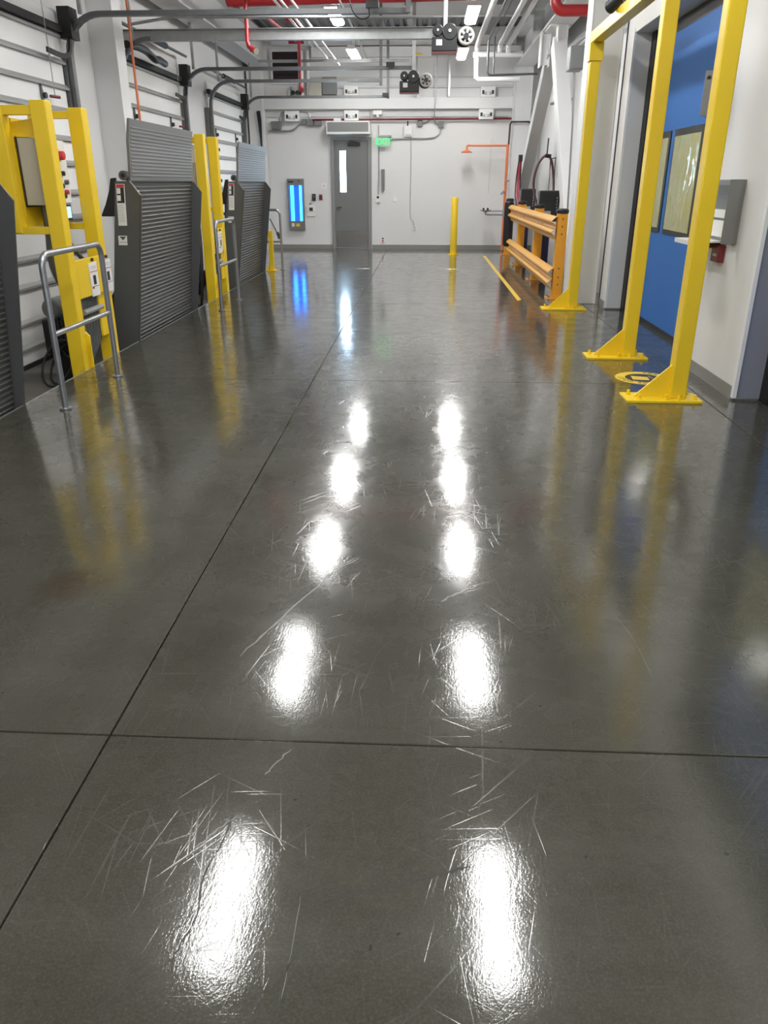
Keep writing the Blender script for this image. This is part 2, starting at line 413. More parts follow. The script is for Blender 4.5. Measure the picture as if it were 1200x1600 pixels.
gr = S(ibeam(MB(), Y0, YF, 'y', 2.19, 3.97, 0.42, 0.62, 0.022).box(1.985, 2.39, 17.2, 17.22, 4.0, 4.55).box(1.985, 2.39, 14.2, 14.22, 4.0, 4.55), 'trim_8', STEELW, None, 0.003)
S(ibeam(MB(), Y0, YF, 'y', -3.85, 3.97, 0.42, 0.62, 0.022), 'trim_9', STEELG, None, 0.003)
bm_ = MB()
for y in (4.6, 7.7, 10.8, 13.9, 17.0, 20.2): ibeam(bm_, -3.6, 1.97, 'x', y, 4.42, 0.16, 0.33, 0.014)
S(bm_, 'trim_10', STEELW)
jo = MB()
for x in (-2.7, -0.4, 1.3): ibeam(jo, Y0, YF, 'y', x, 4.60, 0.12, 0.14, 0.012)
S(jo, 'trim_11', DECK)
# far wall beam and girts
S(MB().box(-3.86, 2.1, YF - .14, YF, 3.135, 3.376), 'trim_12', STEELW, None, 0.008)
S(MB().box(-2.7, 2.1, YF - .16, YF, 4.20, 4.40).box(-2.7, 2.1, YF - .20, YF, 4.39, 4.40), 'trim_13', STEELW, None, 0.006)
S(MB().box(-2.75, 2.1, YF - .05, YF, 3.79, 3.82).box(-2.1, 2.1, YF - .05, YF, 3.58, 3.63), 'trim_14', STEELG, None, 0.004)
S(MB().box(-4.25, 2.66, YF - .03, YF - .001, 2.98, 3.135), 'beam_shade', STEELG)  # grey strip standing in for the beam's shadow on the wall below
# columns
for k, (xc, yc, wx, m, lab) in enumerate(((-4.09, 11.15, .33, STEELW, 'grey steel box column between the first two dock doors on the left'),
        (-4.03, 20.25, .34, STEELW, 'grey steel box column in the far left corner'),
        (2.19, 20.28, .42, STEELW, 'white steel column in the far right corner behind the orange shower pipe'),
        (2.175, 11.20, .40, STEELW, 'white steel column right behind the farthest yellow gate post'))):
    mb = MB()
    if k < 2: mb.box(xc - wx / 2, xc + wx / 2, yc - .16, yc + .16, -0.28 if k == 0 else 0, 3.97)
    else:
        a, b = xc - wx / 2, xc + wx / 2
        mb.prism([(a, yc - .17), (a + .02, yc - .17), (a + .02, yc - .15), (b - .02, yc - .15), (b - .02, yc - .17), (b, yc - .17), (b, yc + .17), (b - .02, yc + .17), (b - .02, yc + .15), (a + .02, yc + .15), (a + .02, yc + .17), (a, yc + .17)], 'z', 0, 3.97)
    frame_thing(mb, 'steel_column', m, lab, 'column', None, 0.006)
# chevron braces under the right girder
def brace(p0, p1, wd, lab, m=STEELW):
    mb = MB().bar(p0, p1, wd, wd * 0.95, up=(1, 0, 0))
    return frame_thing(mb, 'diagonal_brace', m, lab, 'brace', None, 0.01)
brace((2.2, 15.75, 3.72), (2.2, 20.0, 0.86), .24, 'grey diagonal steel brace slanting down to the far right corner', STEELG)
brace((2.2, 15.2, 3.72), (2.2, 11.62, 0.02), .24, 'white diagonal steel brace slanting down towards the farthest yellow post')
g1 = thing('gusset', 'white welded gusset plates hanging from the girder where two braces meet', 'gusset', (2.2, 15.5, 3.5))
for y in (15.15, 15.86):
    x0 = 1.97 if y > 15.5 else 2.15
    for b in ((x0, x0 + .02, y - .12, y + .12, 3.43, 3.969), (x0 + .15, x0 + .17, y - .12, y + .12, 3.43, 3.969), (x0 + .02, x0 + .15, y - .07, y - .05, 3.46, 3.969)): MB().box(*b).build('gusset_plate', STEELW, g1)
MB().box(2.02, 2.36, 15.05, 16.0, 3.945, 3.969).build('cap_plate', STEELW, g1)

# ------------------------------------------------------------------ dock doors on the left wall
ZL = [-0.26, -0.078, 0.17, 0.52, 0.79, 1.156, 1.426, 1.74, 2.004, 2.30, 2.541, 2.80, 3.066, 3.30]
def dock_door(n, y1):
    yw = 2.75; y0 = y1 - yw; x = XL
    d = thing('door_%d' % n, 'white sectional dock door behind a raised leveler', 'door', (x, (y0 + y1) / 2, -0.28), kind='structure')
    del d['label'], d['category']
    sec = [-0.24, 0.52, 1.156, 1.74, 2.30, 2.80, 3.32]
    for a, b in zip(sec, sec[1:]):
        MB().box(x + .002, x + .05, y0, y1, a + .004, b - .004).build('panel', DOORP, d, 0.006)
    for z in ZL[1:-1]:
        MB().prism([(x + .05, z - .012), (x + .085, z - .012), (x + .085, z + .012), (x + .05, z + .045)], 'y', y0 - .01, y1 + .12).build('stiffener', STIFF, d)
    for z in (0.34, 0.95, 1.58, 2.42, 2.15):
        for y in (y0 + .35, y1 - .68):
            MB().prism([(y, z - .12), (y + .035, z - .02), (y + .05, z), (y + .035, z + .02), (y, z + .12), (y - .012, z)], 'x', x + .05, x + .075).build('hinge', DGALV, d)
            MB().cyl((x + .07, y + .02, z), (x + .11, y + .02, z), .03, 8).build('roller', BLKS, d)
    MB().box(x + .001, x + .07, y0, y1, -0.279, -0.235).build('bottom_seal', BLACK, d)
    for s, y in ((-1, y0 - .10), (1, y1 + .10)):
        MB().box(x + .002, x + .09, y - .075, y + .05, -0.27, 2.86).build('jamb_angle', DGALV, d)
        mb = MB(); pts = [(x + .12, y, -0.27), (x + .12, y, 2.9)] + arc((x + .52, y, 2.9), .40, 180, 90, 8) + [(-0.23 if n < 4 else -0.9, y, 3.3)]
        if n == 3: pts[-1] = (-0.88, y, 3.3)
        if n == 2 and s < 0: pts[-1] = (x + .56, y, 3.3)
        mb.strip(pts, .05, .085)
        mb.build('track', DGALV, d)
        for z in (0.4, 1.0, 1.62, 2.2):
            MB().box(x + .09, x + .16, y - .05, y + .05, z, z + .05).cyl((x + .12, y - .06, z + .02), (x + .12, y - .10, z + .02), .02, 8).build('track_bracket', GALV, d)
        MB().bar((x + .3, y, 3.3), (x + .3, y, 4.6), .04, .04).build('hanger', GALV, d)
    # lift shaft, black torsion tube and spring, lower rail
    MB().cyl((x + .16, y0 - .2, 3.50), (x + .16, y1 + .2, 3.50), .022, 10).build('shaft', DGALV, d)
    MB().cyl((x + .16, y0 + .9, 3.50), (x + .16, y1 - .9, 3.50), .045, 12).build('spring', BLKS, d)
    MB().box(x + .06, x + .13, y0 - .15, y1 + .1, 3.10, 3.17).build('top_rail', BLACK, d)
    mb = MB()
    pp = [(x + .17, y1 - .62, 2.86), (x + .2, y1 - .30, 2.84), (x + .2, y1 - .1, 2.90), (x + .18, y1 + .02, 3.1), (x + .18, y1 + .06, 3.32)]
    mb.strip(smoothpath(pp, 5), .05, .02, up=(1, 0, 0))
    mb.build('top_bracket', BLACK, d)
    MB().box(x + .08, x + .22, y1 - .02, y1 + .2, 3.05, 3.36).build('drum_bracket', BLACK, d)
    return d
for n, y1 in ((1, 9.93), (2, 14.55), (3, 19.2), (4, 5.28)): dock_door(n, y1)

# black cable sleeve along the second door's head
tag(MB().tube(smoothpath([(-3.98, 11.55, 3.22), (-3.95, 11.9, 3.24), (-3.95, 12.25, 3.235), (-3.92, 12.5, 3.17), (-3.95, 12.8, 3.20), (-3.99, 13.2, 3.20)], 5), .05, 12).build('flexible_duct', BLKS, None, 0, True), 'thick black corrugated sleeve along the head of the middle dock door', 'hose')
def pull_handle(x, y, z, ztop, label):
    t = thing('pull_handle', label, 'handle', (x, y, z), 'rope handles of the dock doors')
    MB().tube([(x, y, z), (x, y + .01, (z + ztop) / 2), (x, y, ztop)], .006, 6).build('rope', LINK, t)
    MB().cyl((x - .02, y - .07, z), (x + .02, y + .07, z), .016, 8).build('grip', DRED, t, 0, True)
pull_handle(-4.12, 9.43, 2.42, 3.4, 'dark red pull handle on a rope above the nearest yellow frame')
pull_handle(-4.12, 14.25, 2.41, 3.4, 'dark red pull handle on a rope above the nearer raised leveler')
tag(MB().tube([(-3.6, 10.6, 4.6), (-3.6, 10.62, 3.2), (-3.6, 10.64, 1.2)], .016, 8).build('hanging_cord', ORCORD, None, 0, True), 'orange cord hanging straight down behind the raised leveler', 'cord')

# ------------------------------------------------------------------ raised dock levelers
def leveler(y0, label):
    y1 = y0 + 2.25
    t = thing('dock_leveler', label, 'dock leveler', (-3.1, (y0 + y1) / 2, 0), 'raised dock levelers in the pit')
    # ribbed deck: leaning plate with raised treads
    def dx(z): return -3.08 + (z / 1.56) * 0.155
    MB().prism([(dx(-.2) - .03, -0.2), (dx(-.2), -0.2), (dx(1.56), 1.56), (dx(1.56) - .03, 1.56)], 'y', y0 + .02, y1 - .02).build('deck', LEVD, t)
    rb = MB(); z = -0.15
    while z < 1.53:
        rb.prism([(dx(z) - .002, z), (dx(z + .008) + .006, z + .008), (dx(z + .018) + .006, z + .018), (dx(z + .026) - .002, z + .026)], 'y', y0 + .03, y1 - .03); z += 0.041
    o = rb.build('deck_tread', LEVD, t); o['kind'] = 'stuff'
    # lip: gently curved plate above the deck
    prof = [(-2.900, 1.572), (-2.888, 1.68), (-2.880, 1.80), (-2.874, 1.92), (-2.858, 2.02), (-2.842, 2.115)]
    poly = prof + [(x - .028, z) for x, z in prof[::-1]]
    MB().prism(poly, 'y', y0 + .02, y1 - .06).build('lip', LEVL, t, 0.004)
    rb = MB(); z = 1.60
    def lx(z):
        for (xa, za), (xb, zb) in zip(prof, prof[1:]):
            if za <= z <= zb: return xa + (xb - xa) * (z - za) / (zb - za)
        return prof[-1][0]
    while z < 2.03:
        rb.prism([(lx(z) - .002, z), (lx(z) + .005, z + .006), (lx(z) + .005, z + .015), (lx(z) - .002, z + .021)], 'y', y0 + .05, y1 - .09); z += 0.033
    o = rb.build('lip_tread', LEVL, t); o['kind'] = 'stuff'
    MB().cyl((-2.92, y0 + .01, 1.568), (-2.92, y1 - .05, 1.568), .022, 10).build('hinge', DGREY, t, 0, True)
    MB().lathe((-2.955, y0 - .03, 1.61), [(.022, 0), (.045, 0), (.045, .08), (.022, .08)], 14, 'y').build('hinge_lug', DGREY, t, 0, True)
    MB().cyl((-2.955, y0 - .036, 1.61), (-2.955, y0 - .029, 1.61), .022, 12).build('dark_bore_disc', BLACK, t)  # solid black disc drawn for the darkness inside the lug hole
    side = [(-3.0, -0.2), (-3.0, 0), (-2.81, 1.436), (-2.90, 1.56), (-3.05, 1.56), (-3.235, 0.3), (-3.27, 0), (-3.27, -0.2)]
    MB().prism(side, 'y', y0 - .012, y0).build('side_plate', LEVS, t)
    MB().prism([(-3.004, 0.0), (-2.814, 1.436), (-2.80, 1.43), (-2.995, 0)], 'y', y0 - .012, y0 + .012).build('edge_strip', LEVS, t)
    MB().bar((-2.81, y0 - .014, 1.434), (-2.902, y0 - .014, 1.562), .008, .01).build('edge_strip', GALV, t)
    MB().prism([(-3.0, -0.2), (-3.0, 0), (-2.81, 1.436), (-2.90, 1.56), (-2.98, 1.50), (-3.14, 0), (-3.16, -.2)], 'y', y1 - .012, y1).build('side_plate', LEVS, t)
    MB().prism([(-3.055, 1.59), (-3.10, 1.585), (-3.13, 1.47), (-3.18, 1.35), (-3.235, 1.25), (-3.235, 1.235), (-3.06, 1.235)], 'y', y0 + .01, y0 + .05).build('rubber_flap', BLACK, t)
    for yb in (y0 + .3, y1 - .3): MB().bar((-3.25, yb, -0.2), (-3.12, yb, 1.3), .12, .15).build('beam', DGREY, t)
    MB().bar((-4.0, y0 + 1.1, -0.25), (-3.2, y0 + 1.1, 0.9), .10, .10).build('lift_cylinder', BLKS, t)
    ys_ = y0 - .0145
    def slab_(nm, m, x0, x1, z0, z1, d=.0015):
        def lx_(z): return -2.965 + (z - 1.38) * 0.06
        return MB().prism([(x0 + lx_(z0), z0), (x1 + lx_(z0), z0), (x1 + lx_(z1), z1), (x0 + lx_(z1), z1)], 'y', ys_ - d, y0 - .012)
    s = slab_('warning_label', PAPER, -.088, -.002, 1.15, 1.535).build('warning_label', PAPER, t)
    slab_('', None, -.083, -.007, 1.505, 1.53, .0035).build('red_header', REDP, s)
    slab_('', None, -.083, -.010, 1.36, 1.503, .003).build('black_block', INK, s)
    slab_('', None, -.080, -.045, 1.445, 1.497, .0045).build('pictogram', PAPER, s)
    slab_('', None, -.080, -.045, 1.38, 1.432, .0045).build('pictogram', PAPER, s)
    for k in range(9): MB().box(-2.965 - .082 - .012, -2.965 - .016 - .012, ys_ - .003, ys_, 1.335 - k * .018, 1.340 - k * .018).build('print_line', LINK, s)
    s = slab_('', None, -.10, -.012, 0.965, 1.055).build('maker_label', PAPER, t)
    MB().prism([(-3.072, 1.047), (-3.005, 1.047), (-3.038, 1.012)], 'y', ys_ - .004, ys_).build('triangle_mark', GINK, s)
    MB().box(-3.078, -2.998, ys_ - .003, ys_, .988, .996).build('print_lines', LINK, s)
    return t
leveler(8.07, 'grey ribbed dock leveler standing upright between the two yellow frames')
leveler(12.76, 'grey ribbed dock leveler standing upright farthest from the camera')
leveler(3.28, 'grey dock leveler cut off by the left picture edge, nearest')

# ------------------------------------------------------------------ handrail hoops
def hoop(p0, p1, zt, zm, label, far=False):
    p0, p1 = Vector(p0), Vector(p1); d = (p1 - p0).normalized(); r = .09
    t = thing('handrail', label, 'handrail', tuple((p0 + p1) / 2), 'grey tube hoops along the pit edge')
    def cor(base, s):
        c = base + d * s * r + Vector((0, 0, zt - r)); return [c + (-d * s) * r * math.cos(a) + Vector((0, 0, 1)) * r * math.sin(a) for a in [R(k) for k in range(0, 91, 18)]]
    pts = [p0] + cor(p0, 1) + cor(p1, -1)[::-1] + [p1]
    MB().tube(pts, .0225, 12).build('bent_tube', TUBE, t, 0, True)
    MB().tube([p0 + Vector((0, 0, zm)), p1 + Vector((0, 0, zm))], .019, 10).build('crossbar', TUBE, t, 0, True)
    for p in (p0, p1): MB().cyl(p, p + Vector((0, 0, .014)), .045, 14).build('foot_flange', TUBE, t, 0.002)
hoop((-2.64, 5.42, 0), (-2.64, 6.47, 0), 1.09, .545, 'grey tube handrail hoop nearest the camera, before the nearest yellow frame')
hoop((-2.64, 10.18, 0), (-2.64, 11.18, 0), 1.09, .555, 'grey tube handrail hoop between the two raised levelers in view')
hoop((-2.72, 15.3, 0), (-3.55, 15.3, 0), 1.075, .51, 'grey tube handrail hoop peeking out past the farthest leveler')

# ------------------------------------------------------------------ yellow control frames in the pit
def control_frame(dy, label, near):
    y = 6.70 + dy
    t = thing('control_stand', label, 'frame', (-3.1, y + .4, -0.28), 'yellow dock control frames')
    MB().box(-3.15, -3.02, y, y + .12, -0.279, 2.15).build('post', YEL, t, 0.008)
    MB().box(-3.15, -3.02, y + .70, y + .83, -0.279, 2.15).build('post', YEL, t, 0.008)
    MB().box(-3.54, -3.385, y, y + .12, 1.15, 2.10).build('back_post', YEL, t, 0.008)
    many('top_rail', YEL, t, [(-3.52, -3.15, y + .02, y + .10, 2.045, 2.115), (-3.52, -3.15, y + .72, y + .80, 2.065, 2.125)], 0.004)
    many('lower_rail', YEL, t, [(-3.52, -3.15, y + .02, y + .10, 1.145, 1.205), (-3.52, -3.15, y + .72, y + .80, 1.15, 1.205)], 0.004)
    MB().box(-3.045, -3.02, y + .12, y + .70, 0.60, 0.925).build('tag_plate', YEL, t, 0.003)
    MB().box(-3.065, -3.045, y + .56, y + .70, 0.20, 0.60).build('side_plate', YEL, t, 0.002)
    MB().prism([(-3.025, 0.32), (-2.99, .28), (-2.99, -.2), (-3.025, -.2)], 'y', y + .11, y + .13).build('stiffener', YEL, t)
    if near:
        MB().box(-3.46, -3.24, y + .60, y + .62, 1.2, 1.88).build('back_plate', YEL, t)
        MB().box(-3.40, -3.38, y + .12, y + .60, 1.2, 2.03).prism([(-3.40, 1.89), (-3.16, 1.89), (-3.16, 2.03), (-3.40, 2.0)], 'y', y + .125, y + .145).build('side_plate', YEL, t)
    for k, yy in enumerate((7.07, 7.40) if near else (6.92, 7.10)):
        yy += dy
        tg = MB().box(-3.018, -3.010, yy, yy + .17, .59, .88).build('lockout_tag', PAPER, t)
        many('red_print', REDP, tg, [(-3.010, -3.0085, yy + .005, yy + .165, .800, .806), (-3.010, -3.0085, yy + .015, yy + .05, .655, .675)], 0.0)
        many('black_print', INK, tg, [(-3.010, -3.0085, yy + .055, yy + .115, .69, .77), (-3.010, -3.0085, yy + .01, yy + .16, .672, .676)], 0.0)
        many('fine_print', LINK, tg, [(-3.010, -3.0085, yy + .03, yy + .14, .845, .85), (-3.010, -3.0085, yy + .03, yy + .14, .83, .834)], 0.0)
        MB().cyl((-3.02, yy + .085, .905), (-3.0, yy + .085, .905), .014, 8).build('hook', BLKS, t)
    # grey cables running down behind the tag plate, held by a clamp row
    for k in range(6):
        yy = y + .24 + k * .062
        MB().tube(smoothpath([(-3.075, yy, .72), (-3.08, yy, .45), (-3.09, yy + .02, .2), (-3.12 - .012 * k, yy - .03 * k, -.1), (-3.2, yy - .04 * k, -.26)], 4), .021, 8).build('cable', DGALV, t, 0, True)
    MB().tube([(-3.05, y + .2, .47), (-3.05, y + .62, .47)], .026, 8).build('cable_clamp', GALV, t, 0, True)
    return t
control_frame(0, 'yellow steel frame nearest the camera, holding a grey control enclosure', True)
control_frame(4.68, 'yellow steel frame between the two raised levelers in view', False)
e = thing('control_enclosure', 'grey control box with a red and yellow stop knob inside nearest yellow frame', 'control box', (-3.28, 7.0, 1.36))
MB().box(-3.36, -3.19, 6.83, 7.30, 1.37, 1.885).build('body', BEIGE, e, 0.004)
MB().box(-3.372, -3.36, 6.825, 7.298, 1.355, 1.90).build('lid_seam', BLKS, e)
MB().box(-3.19, -3.172, 6.85, 7.29, 1.38, 1.88).build('front_panel', WHITE, e, 0.003)
MB().cyl((-3.172, 7.10, 1.76), (-3.145, 7.10, 1.76), .05, 16).build('yellow_ring', YEL, e)
MB().cyl((-3.145, 7.10, 1.76), (-3.10, 7.10, 1.76), .035, 16).build('stop_knob', REDP, e, 0.006)
for k, (yy, z) in enumerate(((7.15, 1.62), (7.08, 1.60), (7.2, 1.55), (7.1, 1.52), (7.18, 1.47), (7.12, 1.44))):
    MB().cyl((-3.172, yy, z), (-3.14, yy, z), .02, 12).build('push_button', (BLKS, BLKS, DGREY, BLKS, REDP, BLKS)[k], e, 0.003)
MB().tube(smoothpath([(-3.30, 7.0, 1.37), (-3.30, 7.0, 1.15), (-3.32, 7.02, .85), (-3.26, 7.1, .55), (-3.25, 7.1, .2)], 5), .03, 10).build('conduit', DGALV, e, 0, True)
MB().tube(smoothpath([(-3.22, 7.05, 1.37), (-3.18, 7.07, 1.1), (-3.10, 7.3, .8), (-3.12, 7.3, .65)], 5), .022, 10).build('conduit', DGALV, e, 0, True)
e = thing('control_enclosure', 'white edged control box inside the farther yellow frame', 'control box', (-3.28, 11.7, 1.36))
MB().box(-3.38, -3.19, 11.52, 11.95, 1.30, 1.80).build('body', BEIGE, e, 0.004)
MB().box(-3.40, -3.185, 11.50, 11.515, 1.80, 2.02).build('white_sheet', PAPER, e)
MB().tube(smoothpath([(-3.28, 11.7, 1.3), (-3.24, 11.6, 1.0), (-3.20, 11.45, .6), (-3.22, 11.42, .2), (-3.3, 11.5, -.25)], 5), .02, 8).build('cable', BLKS, e, 0, True)
# screen glow just behind the frame on the door: a small lit control display
e = thing('display_unit', 'small lit blue display beside the nearest yellow frame', 'display', (-3.3, 7.0, 1.24))
MB().box(-3.345, -3.20, 7.16, 7.32, 1.235, 1.365).build('housing', BLKS, e, 0.004)
MB().box(-3.20, -3.1985, 7.18, 7.30, 1.255, 1.35).build('screen', SCREEN, e)
# hydraulic power packs and cables in the pit
def power_pack(dy, label):
    y = 7.55 + dy
    t = thing('power_pack', label, 'pump', (-3.6, y, -0.28), 'hydraulic pumps in the pit')
    MB().box(-3.72, -3.48, y - .12, y + .22, -0.02, 0.32).box(-3.68, -3.52, y - .08, y + .18, -0.279, -0.02).build('tank', BLACK, t, 0.015)
    MB().cyl((-3.60, y - .12, .42), (-3.60, y + .14, .42), .10, 20).build('motor', GBOX, t, 0.02, True)
    MB().cyl((-3.60, y - .135, .42), (-3.60, y - .12, .42), .08, 20).build('motor_cap', GBOX, t, 0.004)
    for k in range(4): MB().tube(smoothpath([(-3.60 + .04 * k, y - .1, .36), (-3.58 + .05 * k, y - .16, .15), (-3.50 + .05 * k, y - .13, -.05), (-3.40 + .03 * k, y + .1, -.2)], 5), .011, 6).build('hose', BLKS, t, 0, True)
power_pack(0, 'grey motor on a black tank in the pit beside the nearest yellow frame')
power_pack(4.0, 'grey motor on a black tank in the pit beside the farther yellow frame')
tag(MB().tube([(-3.52 + .17 * math.cos(a), 7.22 + .17 * math.sin(a) * .5, -0.06 + .21 * math.sin(a + .4)) for a in [2 * math.pi * k / 22 for k in range(22)]], .013, 8, True).build('cable_loop', BLKS, None, 0, True), 'black cable loop lying in the pit under the nearest yellow frame', 'cable')
tag(MB().tube([(-3.50 + .15 * math.cos(a), 7.30 + .12 * math.sin(a) * .5, -0.08 + .19 * math.sin(a + .6)) for a in [2 * math.pi * k / 22 for k in range(22)]], .013, 8, True).build('cable_loop', BLKS, None, 0, True), 'second black cable loop, inside the other loop in the pit', 'cable')
# short yellow guard post past the far leveler and a lever leaning by it
t = thing('guard_post', 'short yellow guard post at the end of the pit past the far leveler', 'post', (-2.86, 15.15, 0))
MB().box(-2.93, -2.85, 15.10, 15.18, .012, .72).build('post', YEL, t, 0.006)
MB().box(-3.0, -2.80, 15.02, 15.26, 0, .012).build('base_plate', YEL, t)
MB().prism([(-2.995, .012), (-2.93, .012), (-2.93, .15)], 'y', 15.134, 15.146).build('gusset', YEL, t)
t = thing('pry_lever', 'dark lever bar with a flat end leaning behind the far handrail hoop', 'lever', (-2.83, 15.36, .5))
MB().tube([(-2.93, 15.36, .92), (-2.80, 15.36, .66)], .012, 8).build('bar', DGREY, t, 0, True)
MB().bar((-2.80, 15.36, .68), (-2.755, 15.36, .56), .03, .06).build('blade', DGREY, t, 0.006)

# ------------------------------------------------------------------ right side: yellow gate posts
def gate_post(x, yf, top, label, header=None):
    # yf is the front edge of the base plate
    t = thing('gate_post', label, 'post', (x, yf + .13, 0), 'tall yellow gate posts')
    MB().box(1.565, 2.135, yf, yf + .26, 0, .02).build('base_plate', YEL, t, 0.003)
    MB().box(1.905, 2.025, yf + .07, yf + .19, .02, top).build('upright', YEL, t, 0.008)
    MB().prism([(1.64, .02), (1.905, .02), (1.905, .27)], 'y', yf + .122, yf + .138).build('gusset', YEL, t)
    for bx, by in ((1.62, .20), (1.67, .06), (1.87, .045), (1.97, .045), (2.07, .22), (2.09, .06)):
        MB().cyl((bx, yf + by, .02), (bx, yf + by, .03), .022, 8).cyl((bx, yf + by, .03), (bx, yf + by, .055), .012, 8).build('anchor_bolt', YEL, t)
    return t
gate_post(1.96, 5.80, 3.30, 'tall yellow gate post with a base plate, nearest the camera')
gate_post(1.96, 7.36, 3.30, 'tall yellow gate post with a base plate, middle of the three')
tC = gate_post(1.96, 10.42, 2.87, 'tall yellow gate post with a base plate, farthest of three by the guard rail')
h = thing('gate_header', 'yellow square header beam on top of the farthest yellow gate post', 'beam', (1.96, 9.0, 3.05))
MB().box(1.90, 2.03, 7.57, 10.63, 3.05, 3.17).build('beam', YEL, h, 0.008)
MB().box(1.885, 2.045, 10.47, 10.64, 2.86, 3.05).build('sleeve', YEL, h, 0.006)
f = thing('flood_light', 'black flood light clamped on the yellow header beam', 'light', (1.93, 9.220, 3.17))
MB().cyl((1.94, 9.070, 3.27), (1.84, 9.320, 3.19), .04, 14, .065).build('hood', BLKS, f, 0, True)
MB().box(1.91, 2.02, 9.000, 9.100, 3.17, 3.30).build('clamp', BLKS, f, 0.008)
MB().cyl((1.98, 9.020, 3.24), (2.0, 8.820, 3.26), .035, 10).build('rear_cap', CHROME, f, 0, True)

# ------------------------------------------------------------------ blue roll doors
def roll_door(n, y0, y1):
    d = thing('door_%d' % n, 'x', 'door', (XR2, (y0 + y1) / 2, 0), kind='structure'); del d['label'], d['category']
    MB().box(XR2 - .012, XR2 + .01, y0, y1, 0.04, 3.14).build('curtain', BLUE, d)
    MB().box(XR2 - .02, XR2 + .02, y0, y1, 0.0, 0.045).build('bottom_edge', BLACK, d)
    MB().box(XR2 - .016, XR2, y0, y1, 3.02, 3.14).build('header_shadow', BLKS, d)  # black strip painted in for the shadow under the opening's header
    L = y1 - y0
    for k in range(3):
        a = y0 + .02 + k * (L - .04) / 3 + .07; b = a + (L - .04) / 3 - .14
        fr = MB().box(XR2 - .024, XR2 - .012, a, b, 1.03, 2.06).build('window_frame', BLKS, d)
        MB().box(XR2 - .030, XR2 - .022, a + .055, b - .055, 1.075, 1.995).build('vision_film', VINYL, fr)
    MB().box(XR2 - .0125, XR2 - .0118, y0, y1, 2.062, 2.066).build('seam', BLKS, d)
roll_door(5, 7.10, 10.42)
roll_door(6, 2.45, 5.80)
# sensor wrapped in film on the near jamb, chart holder, shelf, red box on the white pier
t = thing('door_sensor', 'grey sensor box wrapped in clear film on the edge of the blue door', 'sensor', (2.33, 7.1, 2.05))
MB().box(2.19, 2.40, 7.05, 7.06, 2.04, 2.36).build('face_plate', STAIN, t, 0.003)
MB().box(2.25, 2.40, 7.06, 7.16, 2.04, 2.36).build('body', STAIN, t, 0.006)
MB().cyl((2.22, 7.04, 2.31), (2.22, 7.051, 2.31), .014, 10).build('lens', BLKS, t)
t = thing('document_holder', 'grey metal document holder with paper pockets on the white pier', 'holder', (2.36, 6.65, 1.10))
MB().box(2.37, 2.399, 6.38, 6.92, 1.11, 1.57).build('back_plate', STAIN, t, 0.003)
MB().box(2.28, 2.37, 6.38, 6.392, 1.11, 1.57).build('side_plate', STAIN, t, 0.002)
MB().box(2.345, 2.37, 6.5, 6.90, 1.47, 1.53).build('slot', DGREY, t)
many('paper', PAPER, t, [(2.34, 2.368, 6.46, 6.86, 1.15, 1.27), (2.345, 2.368, 6.46, 6.86, 1.29, 1.35)], 0.0)
t = thing('wall_shelf', 'narrow white folding shelf sticking out beside the blue door', 'shelf', (2.25, 7.0, 1.09))
MB().prism([(2.12, 1.085), (2.135, 1.085), (2.135, 1.105), (2.38, 1.105), (2.38, 1.12), (2.12, 1.12)], 'y', 6.60, 7.02).build('board', STEELW, t, 0.002)
MB().box(2.2, 2.4, 6.76, 6.80, 1.055, 1.105).build('bracket', DGREY, t)
t = thing('call_box', 'small dark red box on the white pier under the document holder', 'alarm box', (2.37, 6.67, .95))
MB().box(2.35, 2.40, 6.58, 6.76, .955, 1.085).build('body', DRED, t, 0.006)
MB().box(2.348, 2.352, 6.63, 6.71, 1.0, 1.02).build('label_strip', LINK, t)
# round floor sticker
t = thing('floor_sticker', 'round yellow and black floor sticker between the two nearest gate posts', 'sticker', (1.90, 6.63, 0))
MB().cyl((1.9, 6.63, .0002), (1.9, 6.63, .0016), .235, 40).build('disc', YTAPE, t)
MB().cyl((1.9, 6.63, .0016), (1.9, 6.63, .0024), .150, 36).build('black_disc', INK, t)
MB().prism([(1.80, 6.565), (1.935, 6.545), (1.945, 6.66), (1.81, 6.70)], 'z', .0024, .0032).build('pictogram', YTAPE, t)
MB().prism([(1.955, 6.69), (1.985, 6.57), (2.01, 6.57), (1.98, 6.60), (1.965, 6.70)], 'z', .0024, .0032).build('pictogram', YTAPE, t)
for ch, a in zip('STOP SCAN', (176, 192, 208, 224, 0, 248, 262, 277, 292)):
    if ch != ' ':
        text(ch, .07, Matrix.Translation((1.9 + .19 * math.cos(R(a)), 6.63 + .19 * math.sin(R(a)), .0024)) @ Matrix.Rotation(R(a + 90), 4, 'Z'), 'letter', INK, t, .0004)
for ch, a in zip('TRAILER', (72, 58, 44, 30, 18, 4, -10)):
    text(ch, .07, Matrix.Translation((1.9 + .19 * math.cos(R(a)), 6.63 + .19 * math.sin(R(a)), .0024)) @ Matrix.Rotation(R(a - 90), 4, 'Z'), 'letter', INK, t, .0004)

